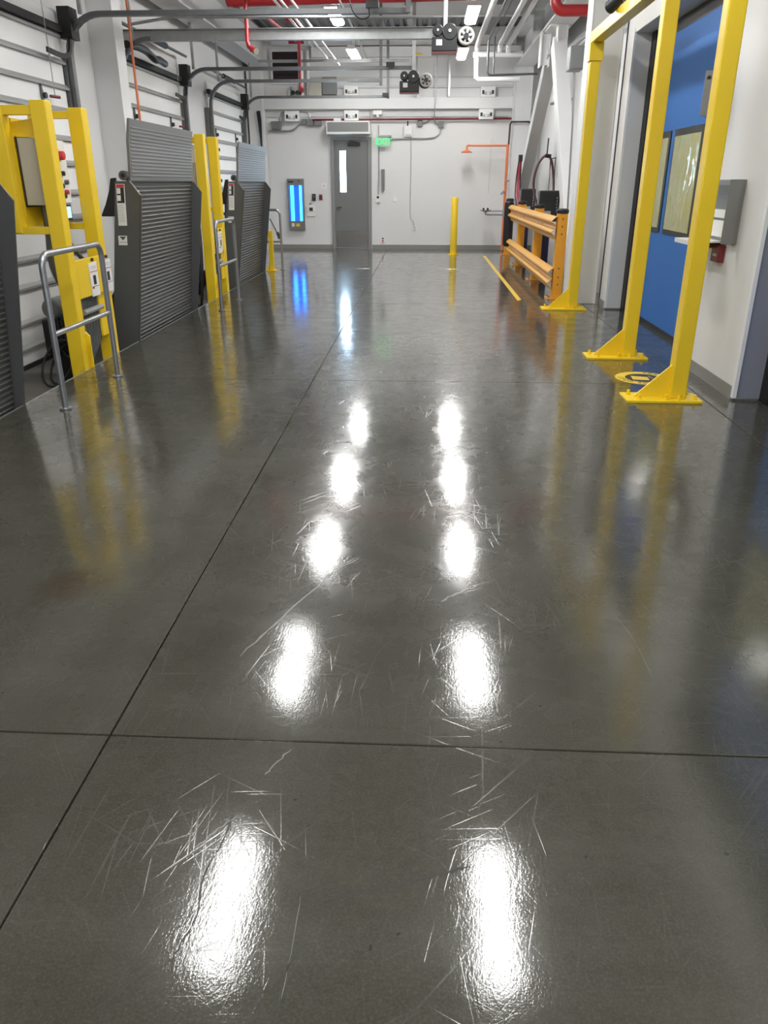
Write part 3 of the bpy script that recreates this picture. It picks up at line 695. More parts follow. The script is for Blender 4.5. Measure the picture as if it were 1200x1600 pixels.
# ------------------------------------------------------------------ guard rail
t = thing('guard_rail', 'orange-yellow double guard rail with black capped posts along the right side', 'guard rail', (1.88, 15.2, 0))
PY = (11.60, 13.95, 16.45, 18.90)
for y in PY:
    MB().box(1.845, 1.985, y - .07, y + .07, .012, 1.15).build('post', ORY, t, 0.008)
    MB().lathe((1.915, y, 1.15), [(.085, 0), (.088, .04), (.07, .06), (.02, .066)], 16).build('post_cap', BLACK, t, 0, True)
    MB().box(1.77, 2.03, y - .12, y + .12, 0, .012).build('base_plate', ORY, t, 0.002)
    for bx, by in ((1.80, -.09), (1.80, .09), (2.0, -.09)): MB().cyl((bx, y + by, .012), (bx, y + by, .05), .014, 8).build('anchor_bolt', GALV, t)
    if y == PY[0]:
        for z in (.20, .30, .42, .88, .98, 1.08): MB().cyl((1.915, y - .0705, z), (1.915, y - .078, z), .010, 8).build('bolt', BLKS, t)
def wprof(zc):
    P = [(0, .155), (.03, .15), (.08, .105), (.082, .085), (.03, .05), (.02, .02), (.03, -.008), (.08, -.04), (.082, -.06), (.03, -.10), (.012, -.155)]
    out = [(1.845 - u, zc + v) for u, v in P]; return out + [(x + .006, z) for x, z in out[::-1]]
for zc in (.955, .270):
    MB().prism(wprof(zc), 'y', 11.52, 17.70).build('beam_rail', RAILY, t)
    for y in (12.8, 15.2, 17.0): MB().cyl((1.84, y, zc), (1.815, y, zc), .016, 8).build('bolt', DGALV, t)
tag(MB().lathe((1.80, 17.85, .26), [(.06, 0), (.095, .03), (.105, .10), (.105, .82), (.095, .89), (.06, .92)], 18).build('post_pad', BLACK, None, 0, True), 'black padded wrap closing the far end of the guard rail', 'pad')
tag(MB().prism([(1.335, 11.3), (1.40, 11.40), (1.395, 18.5), (1.33, 18.5)], 'z', .0003, .0016).build('floor_tape', YTAPE), 'straight yellow tape line on the floor along the guard rail', 'tape')
# battery chargers behind the rail
def charger(x0, x1, yf, z0, z1, label, far):
    xc = (x0 + x1) / 2
    t = thing('battery_charger', label, 'charger', (xc, yf, 0), 'battery chargers behind the guard rail')
    MB().box(x0, x1, yf, yf + .28, z0, z1).build('case', BLKS, t, 0.012)
    MB().box(x0 + .01, x1 - .01, yf + .01, yf + .27, z1, z1 + .012).build('lid', DGREY, t)
    MB().box(x0 - .006, x0 + .004, yf + .03, yf + .25, z0 + .03, z1 - .03).build('side_panel', DGREY, t)
    MB().box(x0 + .06, x0 + .20, yf - .004, yf, z0 + .10, z0 + .17).build('data_label', LINK, t)
    MB().box(x0 + .06, x0 + .15, yf - .004, yf, z0 + .01, z0 + .08).build('data_label', PAPER, t)
    for k in range(5): MB().box(x1 - .05, x1 - .04, yf - .003, yf, z1 - .12 - k * .05, z1 - .09 - k * .05).build('print_mark', LINK, t)
    for k in range(7): MB().box(x0 + .03, x1 - .07, yf - .003, yf, z1 - .05 - k * .02, z1 - .042 - k * .02).build('vent_slot', BLACK, t)
    MB().box(xc - .07, xc + .05, yf + .06, yf + .20, 0.012, z0).build('stand', NAVY, t, 0.006)
    MB().box(xc - .15, xc + .13, yf - .02, yf + .28, 0, .012).build('stand_foot', NAVY, t)
    return t
charger(1.93, 2.27, 14.14, .93, 1.41, 'dark grey battery charger on a navy stand, nearer of two', False)
charger(1.93, 2.22, 16.9, .93, 1.42, 'dark grey battery charger on a navy stand, farther of two', True)
t = thing('charging_cable', 'black and red charging cable looped high behind the guard rail', 'cable', (2.05, 14.6, 1.0))
lp = [(2.06, 14.35, .98), (1.93, 14.6, 1.25), (1.885, 14.75, 1.55), (1.95, 14.8, 1.84), (2.08, 14.82, 1.98), (2.17, 14.8, 1.90), (2.22, 14.75, 1.65), (2.22, 14.6, 1.40)]
MB().tube(smoothpath(lp, 6), .021, 8).build('black_lead', BLKS, t, 0, True)
MB().tube(smoothpath([(x - .012, y - .035, z - .012) for x, y, z in lp], 6), .007, 8).build('red_lead', DRED, t, 0, True)
MB().cyl((2.09, 14.82, 1.96), (2.10, 14.83, 2.25), .012, 8).cyl((2.06, 14.80, 1.975), (2.16, 14.80, 1.965), .032, 8).build('hanger', BLKS, t, 0, True)
t = thing('charging_cable', 'pink and black charging leads hanging from a hook beside the far charger', 'cable', (1.95, 18.0, .9))
for dx, m, r in ((-.03, PINK, .016), (.0, PINK, .014), (.03, BLKS, .015), (-.06, BLKS, .013)):
    MB().tube(smoothpath([(1.98 + dx * .5, 17.9, 1.98), (1.975 + dx, 17.9, 1.6), (1.98 + dx * 1.4, 17.7, 1.25), (2.05 + dx * 2.2, 17.4, .98), (2.12 + dx, 17.2, .95)], 5), r, 8).build('lead', m, t, 0, True)
MB().cyl((1.98, 17.9, 1.95), (1.98, 17.9, 2.08), .045, 10).build('hook', BLKS, t, 0, True)
tag(MB().tube([(2.23, 15.2, .9), (2.215, 15.2, 1.93), (2.30, 15.2, 1.955), (2.315, 15.2, .9)], .014, 8).build('hanger_frame', BLKS, None, 0, True), 'thin black upright frame rising behind the nearer battery charger', 'bracket')

# ------------------------------------------------------------------ bollard, far door and far wall fittings
t = thing('bollard', 'yellow round bollard standing before the far wall', 'bollard', (.665, 18.83, 0))
MB().lathe((.665, 18.83, .012), [(.078, 0), (.078, 1.215), (.07, 1.228), (.02, 1.232)], 24).build('pipe', YEL, t, 0, True)
MB().cyl((.665, 18.83, 0), (.665, 18.83, .012), .135, 24).build('base_plate', YEL, t)

d = thing('door_7', 'x', 'door', (-1.825, YF, 0), kind='structure'); del d['label'], d['category']
MB().prism([(-2.32, 0), (-2.235, 0), (-2.235, 2.475), (-1.415, 2.475), (-1.415, 0), (-1.33, 0), (-1.33, 2.54), (-2.32, 2.54)], 'y', YF - .06, YF + .02).build('frame', FRAMEG, d, 0.006)
lf = MB().ring(-2.232, -1.418, .01, 2.472, -2.10, -1.955, 1.33, 2.25, YF - .035, YF + .01).build('leaf', DOORG, d)
MB().box(-2.10, -1.955, YF - .012, YF - .004, 1.33, 2.25).build('pane', DAY, lf)
MB().box(-2.215, -1.435, YF - .038, YF - .035, .05, .43).build('kick_plate', KICK, lf)
MB().cyl((-2.17, YF - .035, .985), (-2.17, YF - .09, .985), .022, 12).tube([(-2.17, YF - .085, .985), (-2.07, YF - .085, .985)], .012, 8).build('handle', CHROME, lf, 0, True)
MB().box(-1.90, -1.60, YF - .10, YF - .035, 2.36, 2.43).bar((-1.62, YF - .08, 2.42), (-1.85, YF - .14, 2.46), .02, .02).build('door_closer', BLKS, lf, 0.004)
MB().box(-2.235, -1.415, YF - .08, YF + .01, 0, .008).build('threshold', CHROME, d)

t = thing('air_curtain', 'long white air curtain unit mounted above the grey door', 'air curtain', (-1.86, 20.3, 2.62))
MB().box(-2.375, -1.345, YF - .36, YF, 2.60, 2.87).build('case', WHITE, t, 0.006)
MB().box(-2.345, -1.375, YF - .366, YF - .36, 2.645, 2.845).build('grille', FRAMEG, t)
MB().box(-2.34, -1.38, YF - .34, YF - .2, 2.594, 2.60).build('outlet', STEELG, t)
MB().box(-2.2, -2.03, YF - .3, YF - .1, 2.87, 2.93).build('junction_box', WHITE, t, 0.004)
t = thing('insect_light', 'tall grey insect trap with glowing blue tubes on the far wall', 'insect trap', (-3.2, 20.4, .45))
MB().ring(-3.40, -3.0, .45, 1.63, -3.365, -3.035, .66, 1.48, YF - .10, YF).build('case', STAIN, t, 0.004)
MB().box(-3.365, -3.035, YF - .03, YF - .01, .66, 1.48).build('glow_board', UVB, t)
for x in (-3.325, -3.275, -3.10, -3.07): MB().cyl((x, YF - .065, .66), (x, YF - .065, 1.48), .022 if x in (-3.275, -3.10) else .016, 10).build('tube', UVL, t, 0, True)
many('dark_label', INK, t, [(-3.375, -3.25, YF - .104, YF - .10, 1.54, 1.58), (-3.14, -3.09, YF - .104, YF - .10, 1.57, 1.59)], 0.0)
MB().box(-3.22, -3.13, YF - .104, YF - .10, .53, .60).build('yellow_label', YTAPE, t)
MB().box(-3.33, -3.26, YF - .104, YF - .10, .53, .61).build('white_label', PAPER, t)
t = thing('exit_sign', 'green lit EXIT sign hanging beside the air curtain', 'exit sign', (-1.03, 20.35, 2.33))
MB().box(-1.16, -.90, YF - .13, YF - .12, 2.335, 2.545).build('panel', EXITP, t)
text('EXIT', .185, face_cam(-1.03, YF - .132, 2.435) , 'letters', EXITG, t, .002)
MB().box(-1.16, -.85, YF - .15, YF, 2.545, 2.585).build('housing', GALV, t, 0.004)

def fit(name, label, cat, parts, loc, group=None):
    t = thing(name, label, cat, loc, group)
    for nm, m, bx in parts: MB().box(*bx).build(nm, m, t, 0.003)
    return t
fy = YF
fit('thermostat', 'small white thermostat with dark display right of the grey door', 'thermostat', [('body', WHITE, (-1.225, -1.12, fy - .05, fy, 1.09, 1.26)), ('display', INK, (-1.205, -1.145, fy - .053, fy - .05, 1.185, 1.235))], (-1.17, fy, 1.09))
tag(MB().tube([(-1.17, fy - .02, 1.26), (-1.15, fy - .02, 1.8), (-1.15, fy - .02, 2.8)], .012, 8).build('conduit', GALV, None, 0, True), 'vertical conduit running from thermostat up past the exit sign', 'conduit')
tag(MB().prism([(-1.085, 1.37), (-1.05, 1.33), (-1.015, 1.37), (-1.01, 1.84), (-1.09, 1.84)], 'y', fy - .06, fy).build('tube_holder', GBOX, None, .004), 'grey vertical tube holder on the wall right of the thermostat', 'holder')
fit('wall_outlet', 'white outlet with a red button low right of the grey door', 'outlet', [('plate', WHITE, (-1.11, -1.0, fy - .02, fy, .15, .29)), ('socket', INK, (-1.08, -1.03, fy - .023, fy - .02, .235, .265)), ('red_button', REDP, (-1.075, -1.035, fy - .03, fy - .02, .175, .215))], (-1.06, fy, .15))
fit('wall_outlet', 'small white outlet low in the middle of far wall under a cord', 'outlet', [('plate', WHITE, (-.31, -.21, fy - .02, fy, .43, .55)), ('socket', LINK, (-.285, -.235, fy - .023, fy - .02, .45, .48)), ('socket', LINK, (-.285, -.235, fy - .023, fy - .02, .50, .53))], (-.26, fy, .43))
fit('blank_plate', 'blank white plate on the wall right of the thermostat', 'wall plate', [('plate', WHITE, (-.80, -.70, fy - .012, fy, 1.11, 1.23))], (-.75, fy, 1.11))
fit('card_reader', 'black wall reader beside the grey door, left of the maroon one', 'reader', [('plate', BLKS, (-2.81, -2.72, fy - .03, fy, 1.125, 1.285)), ('sensor', DGREY, (-2.79, -2.74, fy - .033, fy - .03, 1.2, 1.26))], (-2.76, fy, 1.12))
fit('door_button', 'maroon button plate beside the grey door', 'button', [('plate', GALV, (-2.64, -2.55, fy - .02, fy, 1.14, 1.28)), ('button', DRED, (-2.63, -2.56, fy - .035, fy - .02, 1.15, 1.26))], (-2.6, fy, 1.14))
fit('wall_plate', 'white square plate high on the wall left of the grey door', 'wall plate', [('plate', WHITE, (-2.58, -2.44, fy - .012, fy, 1.40, 1.54)), ('switch', LINK, (-2.53, -2.49, fy - .016, fy - .012, 1.45, 1.48))], (-2.5, fy, 1.4))
fit('paper_holder', 'white notice holder with dark print beside the insect trap', 'notice', [('card', PAPER, (-2.95, -2.75, fy - .02, fy, .765, 1.02)), ('black_print', INK, (-2.89, -2.80, fy - .023, fy - .02, .89, .97)), ('fine_print', LINK, (-2.94, -2.76, fy - .023, fy - .02, .865, .875)), ('hook', BLKS, (-2.87, -2.84, fy - .03, fy, 1.045, 1.075))], (-2.85, fy, .765))
fit('wall_plate', 'blank pale plate on the wall just above the notice holder', 'wall plate', [('plate', WALL, (-2.94, -2.83, fy - .012, fy, 1.12, 1.26))], (-2.88, fy, 1.12))
def twin_head(x, z, label):
    t = thing('emergency_light', label, 'light', (x, fy, z - .1), 'white twin head emergency units')
    MB().box(x - .17, x + .17, fy - .16, fy - .02, z - .11, z + .11).build('body', WHITE, t, 0.006)
    for s in (-1, 1): MB().box(x + s * .11 - .025, x + s * .11 + .025, fy - .165, fy - .16, z - .05, z + .03).build('lamp', INK, t)
    MB().cyl((x, fy - .16, z - .02), (x, fy - .20, z - .03), .035, 12).build('knob', WHITE, t, 0.004)
    MB().box(x - .09, x + .09, fy - .172, fy - .16, z - .06, z - .0).build('front_strip', LINK, t)
twin_head(-3.21, 2.99, 'white twin head emergency unit left of the air curtain')
twin_head(-1.79, 3.0, 'white twin head emergency unit right above the air curtain')
twin_head(1.38, 3.02, 'white twin head emergency unit under the beam near right corner')
twin_head(-1.79, 3.51, 'white twin head emergency unit above the wall beam, over the door')
twin_head(1.40, 3.48, 'white twin head emergency unit above the wall beam near right corner')
fit('motion_sensor', 'white motion sensor under the wall beam above the exit sign', 'sensor', [('body', WHITE, (-1.28, -1.07, fy - .12, fy - .03, 3.02, 3.11)), ('eye', WHITE, (-1.20, -1.14, fy - .12, fy - .05, 2.965, 3.02)), ('stem', GALV, (-1.37, -1.35, fy - .06, fy - .03, 2.9, 3.12))], (-1.18, fy, 2.9))
fit('access_point', 'white box with a short black antenna below the red pipe', 'wireless unit', [('body', WHITE, (-.54, -.36, fy - .08, fy, 2.55, 2.78)), ('antenna', BLKS, (-.475, -.445, fy - .05, fy - .03, 2.78, 2.89)), ('base', LINK, (-.52, -.38, fy - .085, fy - .08, 2.57, 2.60))], (-.45, fy, 2.55))
tag(MB().tube(smoothpath([(-.38, fy - .012, 2.55), (-.37, fy - .012, 2.0), (-.38, fy - .012, 1.2), (-.37, fy - .012, .75), (-.30, fy - .02, .66), (-.27, fy - .03, .55)], 4), .009, 6).build('wall_cable', LINK, None, 0, True), 'thin pale cord running down from antenna box to the outlet', 'cord')
fit('conduit_box', 'grey conduit box on the far wall left of emergency unit', 'junction box', [('body', GBOX, (-3.73, -3.48, fy - .08, fy, 2.72, 2.89))], (-3.6, fy, 2.72))
for k, x in enumerate((-3.0, -2.87, -2.69)):
    fit('conduit_box', ('first', 'middle', 'last')[k] + ' from left of three grey conduit boxes left of the air curtain', 'junction box', [('body', GBOX, (x, x + (.115, .16, .17)[k], fy - .09, fy, 2.79 if k else 2.82, 2.94))], (x, fy, 2.79), 'three grey conduit boxes in a row')
fit('conduit_box', 'small grey conduit box right of the antenna box', 'junction box', [('body', GBOX, (-.23, -.11, fy - .07, fy, 2.77, 2.9))], (-.17, fy, 2.77))
fit('conduit_box', 'small grey conduit box in the middle under the red pipe', 'junction box', [('body', GBOX, (.27, .40, fy - .07, fy, 2.74, 2.88))], (.33, fy, 2.74))
def conduit(pts, label, r=.016, m=GALV, n=4, sm=True): return tag(MB().tube(smoothpath(pts, n) if sm else pts, r, 8).build('conduit', m, None, 0, True), label, 'conduit')
conduit([(-3.8, fy - .04, 2.68), (-3.3, fy - .04, 2.68), (-3.15, fy - .04, 2.74), (-3.05, fy - .04, 2.82), (-2.95, fy - .04, 2.82)], 'grey conduit bending along the wall into three grey boxes', .02)
conduit([(-3.5, fy - .03, 2.89), (-3.5, fy - .03, 3.0), (-3.45, fy - .03, 3.08), (-3.33, fy - .03, 3.09)], 'short conduit bending from left grey box to the emergency unit')
conduit([(-3.05, fy - .03, 3.09), (-2.86, fy - .03, 3.07), (-2.80, fy - .03, 3.0), (-2.79, fy - .03, 2.9)], 'short conduit bending from emergency unit to middle grey box')
conduit([(-.13, fy - .03, 2.83), (0, fy - .03, 2.86), (.08, fy - .03, 2.93), (.3, fy - .03, 2.95), (1.9, fy - .03, 2.95)], 'grey conduit running to the right under the red pipe')
conduit([(-.87, fy - .03, 2.50), (-.4, fy - .03, 2.51), (.1, fy - .03, 2.52), (.28, fy - .03, 2.60), (.33, fy - .03, 2.74)], 'grey conduit from exit sign curving up to a small box')
conduit([(.20, fy - .18, 4.3), (.19, fy - .18, 3.4), (.17, fy - .18, 3.05), (.19, fy - .06, 2.85), (.28, fy - .03, 2.80)], 'thin conduit dropping past the wall beam to a small box', .012)
tag(MB().tube([(-2.72, fy - .10, 2.915), (-2.4, fy - .10, 2.915), (2.0, fy - .10, 2.925)], .022, 8).build('red_pipe', DRED, None, 0, True), 'thin dark red pipe running along the far wall under the beam', 'pipe')
# louvre window, panels and pipes above the beam
t = thing('window_1', 'x', 'window', (-3.33, fy, 3.70), kind='structure'); del t['label'], t['category']
MB().ring(-3.68, -2.98, 3.66, 4.38, -3.63, -3.03, 3.71, 4.33, fy - .06, fy).build('window_frame', STEELW, t)
MB().box(-3.63, -3.03, fy - .006, fy - .001, 3.71, 4.33).build('backing', BURG, t)
for k in range(4): MB().obox((-3.33, fy - .03, 3.79 + k * .155), (.60, .012, .15), (R(-9), 0, 0)).build('louvre', BURG, t)
for x, lab in ((-2.95, 'white vertical pipe nearest the dark louvre window'), (-2.80, 'white vertical pipe, second from the dark louvre window')):
    tag(MB().cyl((x, fy - .08, 3.42), (x, fy - .08, 4.34), .04, 12).build('pipe', WHITE, None, 0, True), lab, 'pipe', 'white vertical pipes on the far wall')
fit('wall_panel', 'beige electrical panel standing on the far wall beam', 'panel', [('body', BEIGE, (-2.78, -2.48, fy - .15, fy, 3.38, 3.68)), ('latch', GALV, (-2.53, -2.50, fy - .16, fy - .15, 3.58, 3.62))], (-2.63, fy, 3.38))
fit('wall_panel', 'grey electrical panel on the far wall right of the beige one', 'panel', [('body', GBOX, (-2.46, -2.13, fy - .18, fy, 3.42, 3.80)), ('latch', BLKS, (-2.45, -2.14, fy - .185, fy - .18, 3.42, 3.44))], (-2.3, fy, 3.42))
t = thing('valve_set', 'small brass and steel valves standing on the far wall beam', 'valve', (-3.1, fy, 3.38))
MB().cyl((-3.2, fy - .07, 3.376), (-3.2, fy - .07, 3.62), .022, 8).cyl((-3.2, fy - .07, 3.48), (-2.95, fy - .07, 3.48), .018, 8).build('pipe', DGALV, t, 0, True)
for x in (-3.16, -3.06, -2.98): MB().lathe((x, fy - .09, 3.49), [(.02, -.04), (.045, -.02), (.045, .02), (.02, .04)], 12, 'y').build('hand_wheel', INK, t, 0, True)
MB().box(-3.28, -3.24, fy - .06, fy - .02, 3.376, 3.55).build('bracket', WHITE, t)
t = thing('strap_bundle', 'black folded straps hanging on the far left corner column', 'strap', (-3.95, 20.08, 2.32))
MB().prism([(-4.0, 3.08), (-3.91, 3.09), (-3.895, 2.9), (-3.905, 2.33), (-3.935, 2.31), (-3.965, 2.7)], 'y', 20.04, 20.075).build('strap', BLKS, t, 0.004)
MB().box(-3.945, -3.94, 20.03, 20.04, 2.35, 2.85).build('edge_strap', DGREY, t)
# emergency shower and eyewash
t = thing('emergency_shower', 'orange emergency shower with eyewash bowl by the far right corner', 'shower', (1.93, 20.3, 0))
ys = 20.05
MB().cyl((1.90, ys, .012), (1.90, ys, 2.36), .03, 12).build('riser', ORNG, t, 0, True)
MB().tube([(1.90, ys, 2.34), (1.2, ys, 2.34), (.98, ys, 2.345), (.955, ys, 2.335), (.945, ys, 2.30), (.945, ys, 2.24)], .022, 10).build('shower_arm', ORNG, t, 0, True)
MB().lathe((.945, ys, 2.19), [(.13, 0), (.135, .015), (.06, .045), (.03, .075)], 22).build('shower_head', ORNG, t, 0, True)
MB().cyl((1.90, ys, 0), (1.90, ys, .012), .10, 18).build('base_plate', DGREY, t)
MB().tube([(1.90, ys, .83), (1.50, ys, .83), (1.46, ys, .84), (1.455, ys, .88)], .022, 10).cyl((1.90, ys, .78), (1.90, ys, .94), .04, 12).cyl((1.88, ys, .91), (1.52, ys, .91), .014, 8).build('eyewash_arm', GALV, t, 0, True)
MB().lathe((1.455, ys, .88), [(.03, 0), (.09, .025), (.135, .045), (.135, .052), (.03, .04)], 20).build('eyewash_bowl', STAIN, t, 0, True)
for dx in (-.05, .05): MB().lathe((1.455 + dx, ys, .93), [(.02, 0), (.026, .03), (.018, .05)], 10).build('spray_head', BLKS, t, 0, True)
MB().cyl((1.90, ys - .03, 1.58), (1.96, ys - .09, 1.58), .025, 10).bar((1.88, ys - .04, 1.36), (1.80, ys - .05, 1.28), .012, .05).build('valve', GALV, t, 0, True)
MB().tube([(1.60, ys, 2.34), (1.53, ys, 2.50), (1.51, ys, 2.42), (1.50, ys, 1.30)], .004, 6).build('pull_rod', LINK, t)
tag(MB().tube([(1.92, ys + .02, 2.36), (1.93, ys + .02, 2.78), (1.96, ys + .02, 2.84), (2.36, ys + .02, 2.84), (2.40, ys + .02, 2.80), (2.40, ys + .02, 2.3)], .022, 10).build('supply_pipe', mat('brown_pipe', (.06, .03, .03), .4), None, 0, True), 'thin dark brown pipe bending above the orange shower riser', 'pipe')

# ------------------------------------------------------------------ overhead: struts, units, pipes, lights
def strut(p0, p1, label, wx=.045, wy=.045, m=GALV, group=None):
    return tag(MB().bar(p0, p1, wx, wy).build('strut', m), label, 'strut', group)
tag(MB().box(-4.2, .14, 12.06, 12.14, 3.33, 3.46).box(-4.2, .14, 12.0, 12.14, 3.455, 3.465).build('channel_beam', GALV, None, .004), 'thick galvanised channel crossing the room with black motor unit at end', 'beam')
tag(MB().bar((-3.4, 17.5, 3.77), (-.37, 17.5, 3.77), .05, .05).build('cross_conduit', GALV), 'thin grey strut crossing the room, upper of the far pair', 'strut')
tag(MB().bar((-3.4, 17.55, 3.66), (-.37, 17.55, 3.66), .04, .04).build('cross_conduit', GALV), 'thin grey strut crossing the room, lower of the far pair', 'strut')
conduit([(-3.95, 11.6, 3.45), (-3.4, 11.6, 3.52), (-3.0, 11.6, 3.53), (.05, 11.6, 3.50)], 'thin conduit crossing the room just above the thick channel', .018, GALV, 5)
for (x, y, zb, lab) in ((-.24, 14.6, 3.26, 'perforated strut dropping from ceiling to the smaller motor unit'), (-.23, 9.9, 3.26, 'perforated strut dropping from ceiling at end of nearest door track'),
        (-.88, 19.3, 3.26, 'strut dropping from ceiling at the end of the farthest track'), (-.90, 16.76, 3.26, 'strut dropping from ceiling at end of second farthest track'), (.22, 12.1, 3.42, 'strut dropping from ceiling to the larger motor unit')):
    strut((x, y, ZC), (x, y, zb), lab, .055, .055, GALV if y in (14.6, 12.1) else DGALV)
    
def motor_unit(x, y, z, s, label, left):
    t = thing('motor_unit', label, 'motor', (x, y, z - .2 * s), 'black motor units at the ends of overhead tracks')
    MB().box(x - .22 * s, x + .12 * s, y - .12 * s, y + .12 * s, z - .20 * s, z - .03 * s).build('gearbox', BLKS, t, 0.012)
    MB().box(x - .22 * s, x + .12 * s, y - .125 * s, y + .125 * s, z - .215 * s, z - .20 * s).build('red_base', DRED, t)
    MB().cyl((x + .02 * s, y - .13 * s, z + .03 * s), (x + .02 * s, y + .10 * s, z + .03 * s), .10 * s, 20).build('drum', BLKS, t, 0.01, True)
    MB().cyl((x - .14 * s, y - .12 * s, z + .05 * s), (x - .14 * s, y + .10 * s, z + .05 * s), .07 * s, 18).build('drum', BLKS, t, 0.01, True)
    MB().cyl((x + .02 * s, y - .145 * s, z + .04 * s), (x + .02 * s, y - .13 * s, z + .04 * s), .02 * s, 10).build('hub_cap', WHITE, t)
    MB().cyl((x - .14 * s, y - .135 * s, z + .05 * s), (x - .14 * s, y - .12 * s, z + .05 * s), .014 * s, 10).build('hub_cap', WHITE, t)
    MB().box(x - .16 * s, x - .08 * s, y - .125 * s, y - .12 * s, z - .13 * s, z - .06 * s).build('data_label', PAPER, t)
    wl_ = MB().tube([(x + .24 * s + .093 * s * math.cos(2 * math.pi * k / 24), y - .10 * s, z - .02 * s + .093 * s * math.sin(2 * math.pi * k / 24)) for k in range(24)], .02 * s, 8, True).build('wheel_rim', LINK, t, 0, True)
    for k in range(6):
        a = R(60 * k + 15)
        MB().bar((x + .24 * s, y - .10 * s, z - .02 * s), (x + .24 * s + .09 * s * math.cos(a), y - .10 * s, z - .02 * s + .09 * s * math.sin(a)), .04, .03).build('spoke', LINK, wl_)
    MB().cyl((x + .24 * s, y - .14 * s, z - .02 * s), (x + .24 * s, y + .03 * s, z - .02 * s), .035 * s, 12).build('wheel_hub', BLKS, wl_)
    MB().lathe((x + .22 * s, y + .02 * s, z - .03 * s), [(.09 * s, -.04), (.11 * s, 0), (.09 * s, .04)], 20, 'y').build('back_disc', BLKS, t, 0, True)
    MB().box(x + .08 * s, x + .24 * s, y - .03, y + .03, z - .02, z + .03).build('arm', BLKS, t)
    return t
motor_unit(.26, 12.1, 3.37, 1.0, 'black motor unit with pale spoked wheel, larger and higher of two', True)
motor_unit(-.26, 14.6, 3.12, .95, 'black motor unit with pale spoked wheel, smaller and lower of two', False)
# limit switches on the tracks
for (x, y, lab) in ((-.62, 9.85, 'small black switch box on the nearest overhead track'), (-.62, 14.5, 'small black switch box on the track left of smaller motor unit'), (-.93, 19.2, 'small black switch box at the end of the farthest track')):
    tag(MB().box(x - .07, x + .07, y - .06, y + .0, 3.29, 3.36).build('limit_switch', BLKS, None, .004), lab, 'switch')
tag(MB().tube(smoothpath([(-.92, 9.85, 3.6), (-.85, 9.85, 3.30), (-.76, 9.85, 3.20), (-.66, 9.85, 3.22), (-.66, 9.83, 3.30)], 6), .007, 6).build('loose_wire', BLKS, None, 0, True), 'black wire drooping below the nearest overhead track', 'wire')
# red sprinkler main and drops
tag(MB().tube([(-2.98, 13.25, 4.05), (0.85, 12.95, 4.05)], .12, 20).lathe((-2.85, 13.24, 4.05), [(.13, -.05), (.135, 0), (.13, .05)], 20, 'x').build('sprinkler_main', RED, None, 0, True), 'thick red sprinkler pipe crossing under the ceiling', 'pipe')
t = thing('sprinkler_drop', 'red sprinkler drop with an elbow fitting, nearer of two', 'pipe', (-2.45, 12.0, 3.2))
MB().tube([(-2.46, 12.0, 4.7), (-2.46, 12.0, 3.30), (-2.44, 11.98, 3.24), (-2.37, 11.9, 3.20)], .027, 12).build('pipe', RED, t, 0, True)
MB().cyl((-2.385, 11.92, 3.205), (-2.34, 11.87, 3.18), .04, 12).build('elbow', RED, t, 0, True)
MB().cyl((-2.34, 11.87, 3.18), (-2.32, 11.85, 3.17), .018, 8).cyl((-2.32, 11.85, 3.17), (-2.315, 11.845, 3.168), .04, 12).build('sprinkler_head', CHROME, t, 0, True)
t = thing('sprinkler_drop', 'red sprinkler drop pipe before the dark louvre window', 'pipe', (-2.49, 17.0, 3.2))
MB().tube([(-2.49, 17.0, 4.4), (-2.49, 17.0, 3.24), (-2.47, 16.99, 3.20), (-2.43, 16.97, 3.19)], .03, 12).build('pipe', RED, t, 0, True)
MB().cyl((-2.49, 17.0, 3.24), (-2.45, 16.98, 3.20), .042, 12).build('elbow', RED, t, 0, True)
t = thing('red_branch', 'thin red branch pipes under the ceiling left of the lights', 'pipe', (-2.6, 16.5, 4.1))
for a, b, r in (((-2.6, 16.2, 4.25), (-2.35, 16.2, 4.25), .04), ((-2.75, 14.5, 4.1), (-2.6, 17.4, 4.1), .03), ((-2.75, 17.4, 4.1), (-2.45, 17.4, 4.1), .05)):
    MB().tube([a, b], r, 12).build('pipe', RED, t, 0, True)
tag(MB().tube([(1.79, 13.0, 4.74), (1.79, 13.0, 3.93)] + [(1.92 - .13 * math.cos(R(a)), 13.0, 3.93 - .13 * math.sin(R(a))) for a in range(15, 91, 15)] + [(2.64, 13.0, 3.80)], .075, 18).build('red_elbow', RED, None, 0, True), 'thick red pipe elbow entering the right wall under the girder', 'pipe')
# white pipes on the right
for x, y1, r, lab in ((1.03, 18.9, .055, 'white insulated pipe under the ceiling, leftmost of three'), (1.50, 18.75, .05, 'white insulated pipe under the ceiling, middle of three'), (1.67, 18.75, .05, 'white insulated pipe under the ceiling, rightmost of three')):
    tag(MB().tube([(x, Y0 + .1, 4.2), (x, y1 - .1, 4.2), (x, y1, 4.16), (x, y1, 4.05 if x > 1.2 else 3.88)], r, 14).build('insulated_pipe', WHITE, None, 0, True), lab, 'pipe', 'white insulated pipes')
for pts, r, lab in (([(.95, 18.9, 4.05), (2.0, 18.9, 4.05)], .06, 'upper white header pipe joining the insulated pipes before the right corner'), ([(1.03, 18.9, 3.88), (1.03, 18.9, 3.62), (1.08, 18.9, 3.58), (1.96, 18.9, 3.58)], .05, 'lower white header pipe joining the insulated pipes before the right corner')):
    tag(MB().tube(pts, r, 14).build('header_pipe', WHITE, None, 0, True), lab, 'pipe')
tag(MB().tube([(1.2, Y0 + .1, 4.25), (1.22, 18.1, 4.2), (1.22, 18.2, 4.15), (1.22, 18.2, 3.62), (1.26, 18.2, 3.58), (2.25, 18.2, 3.6)], .022, 10).build('dark_pipe', DGALV, None, 0, True), 'thin dark pipe running between white pipes then across to the column', 'pipe')
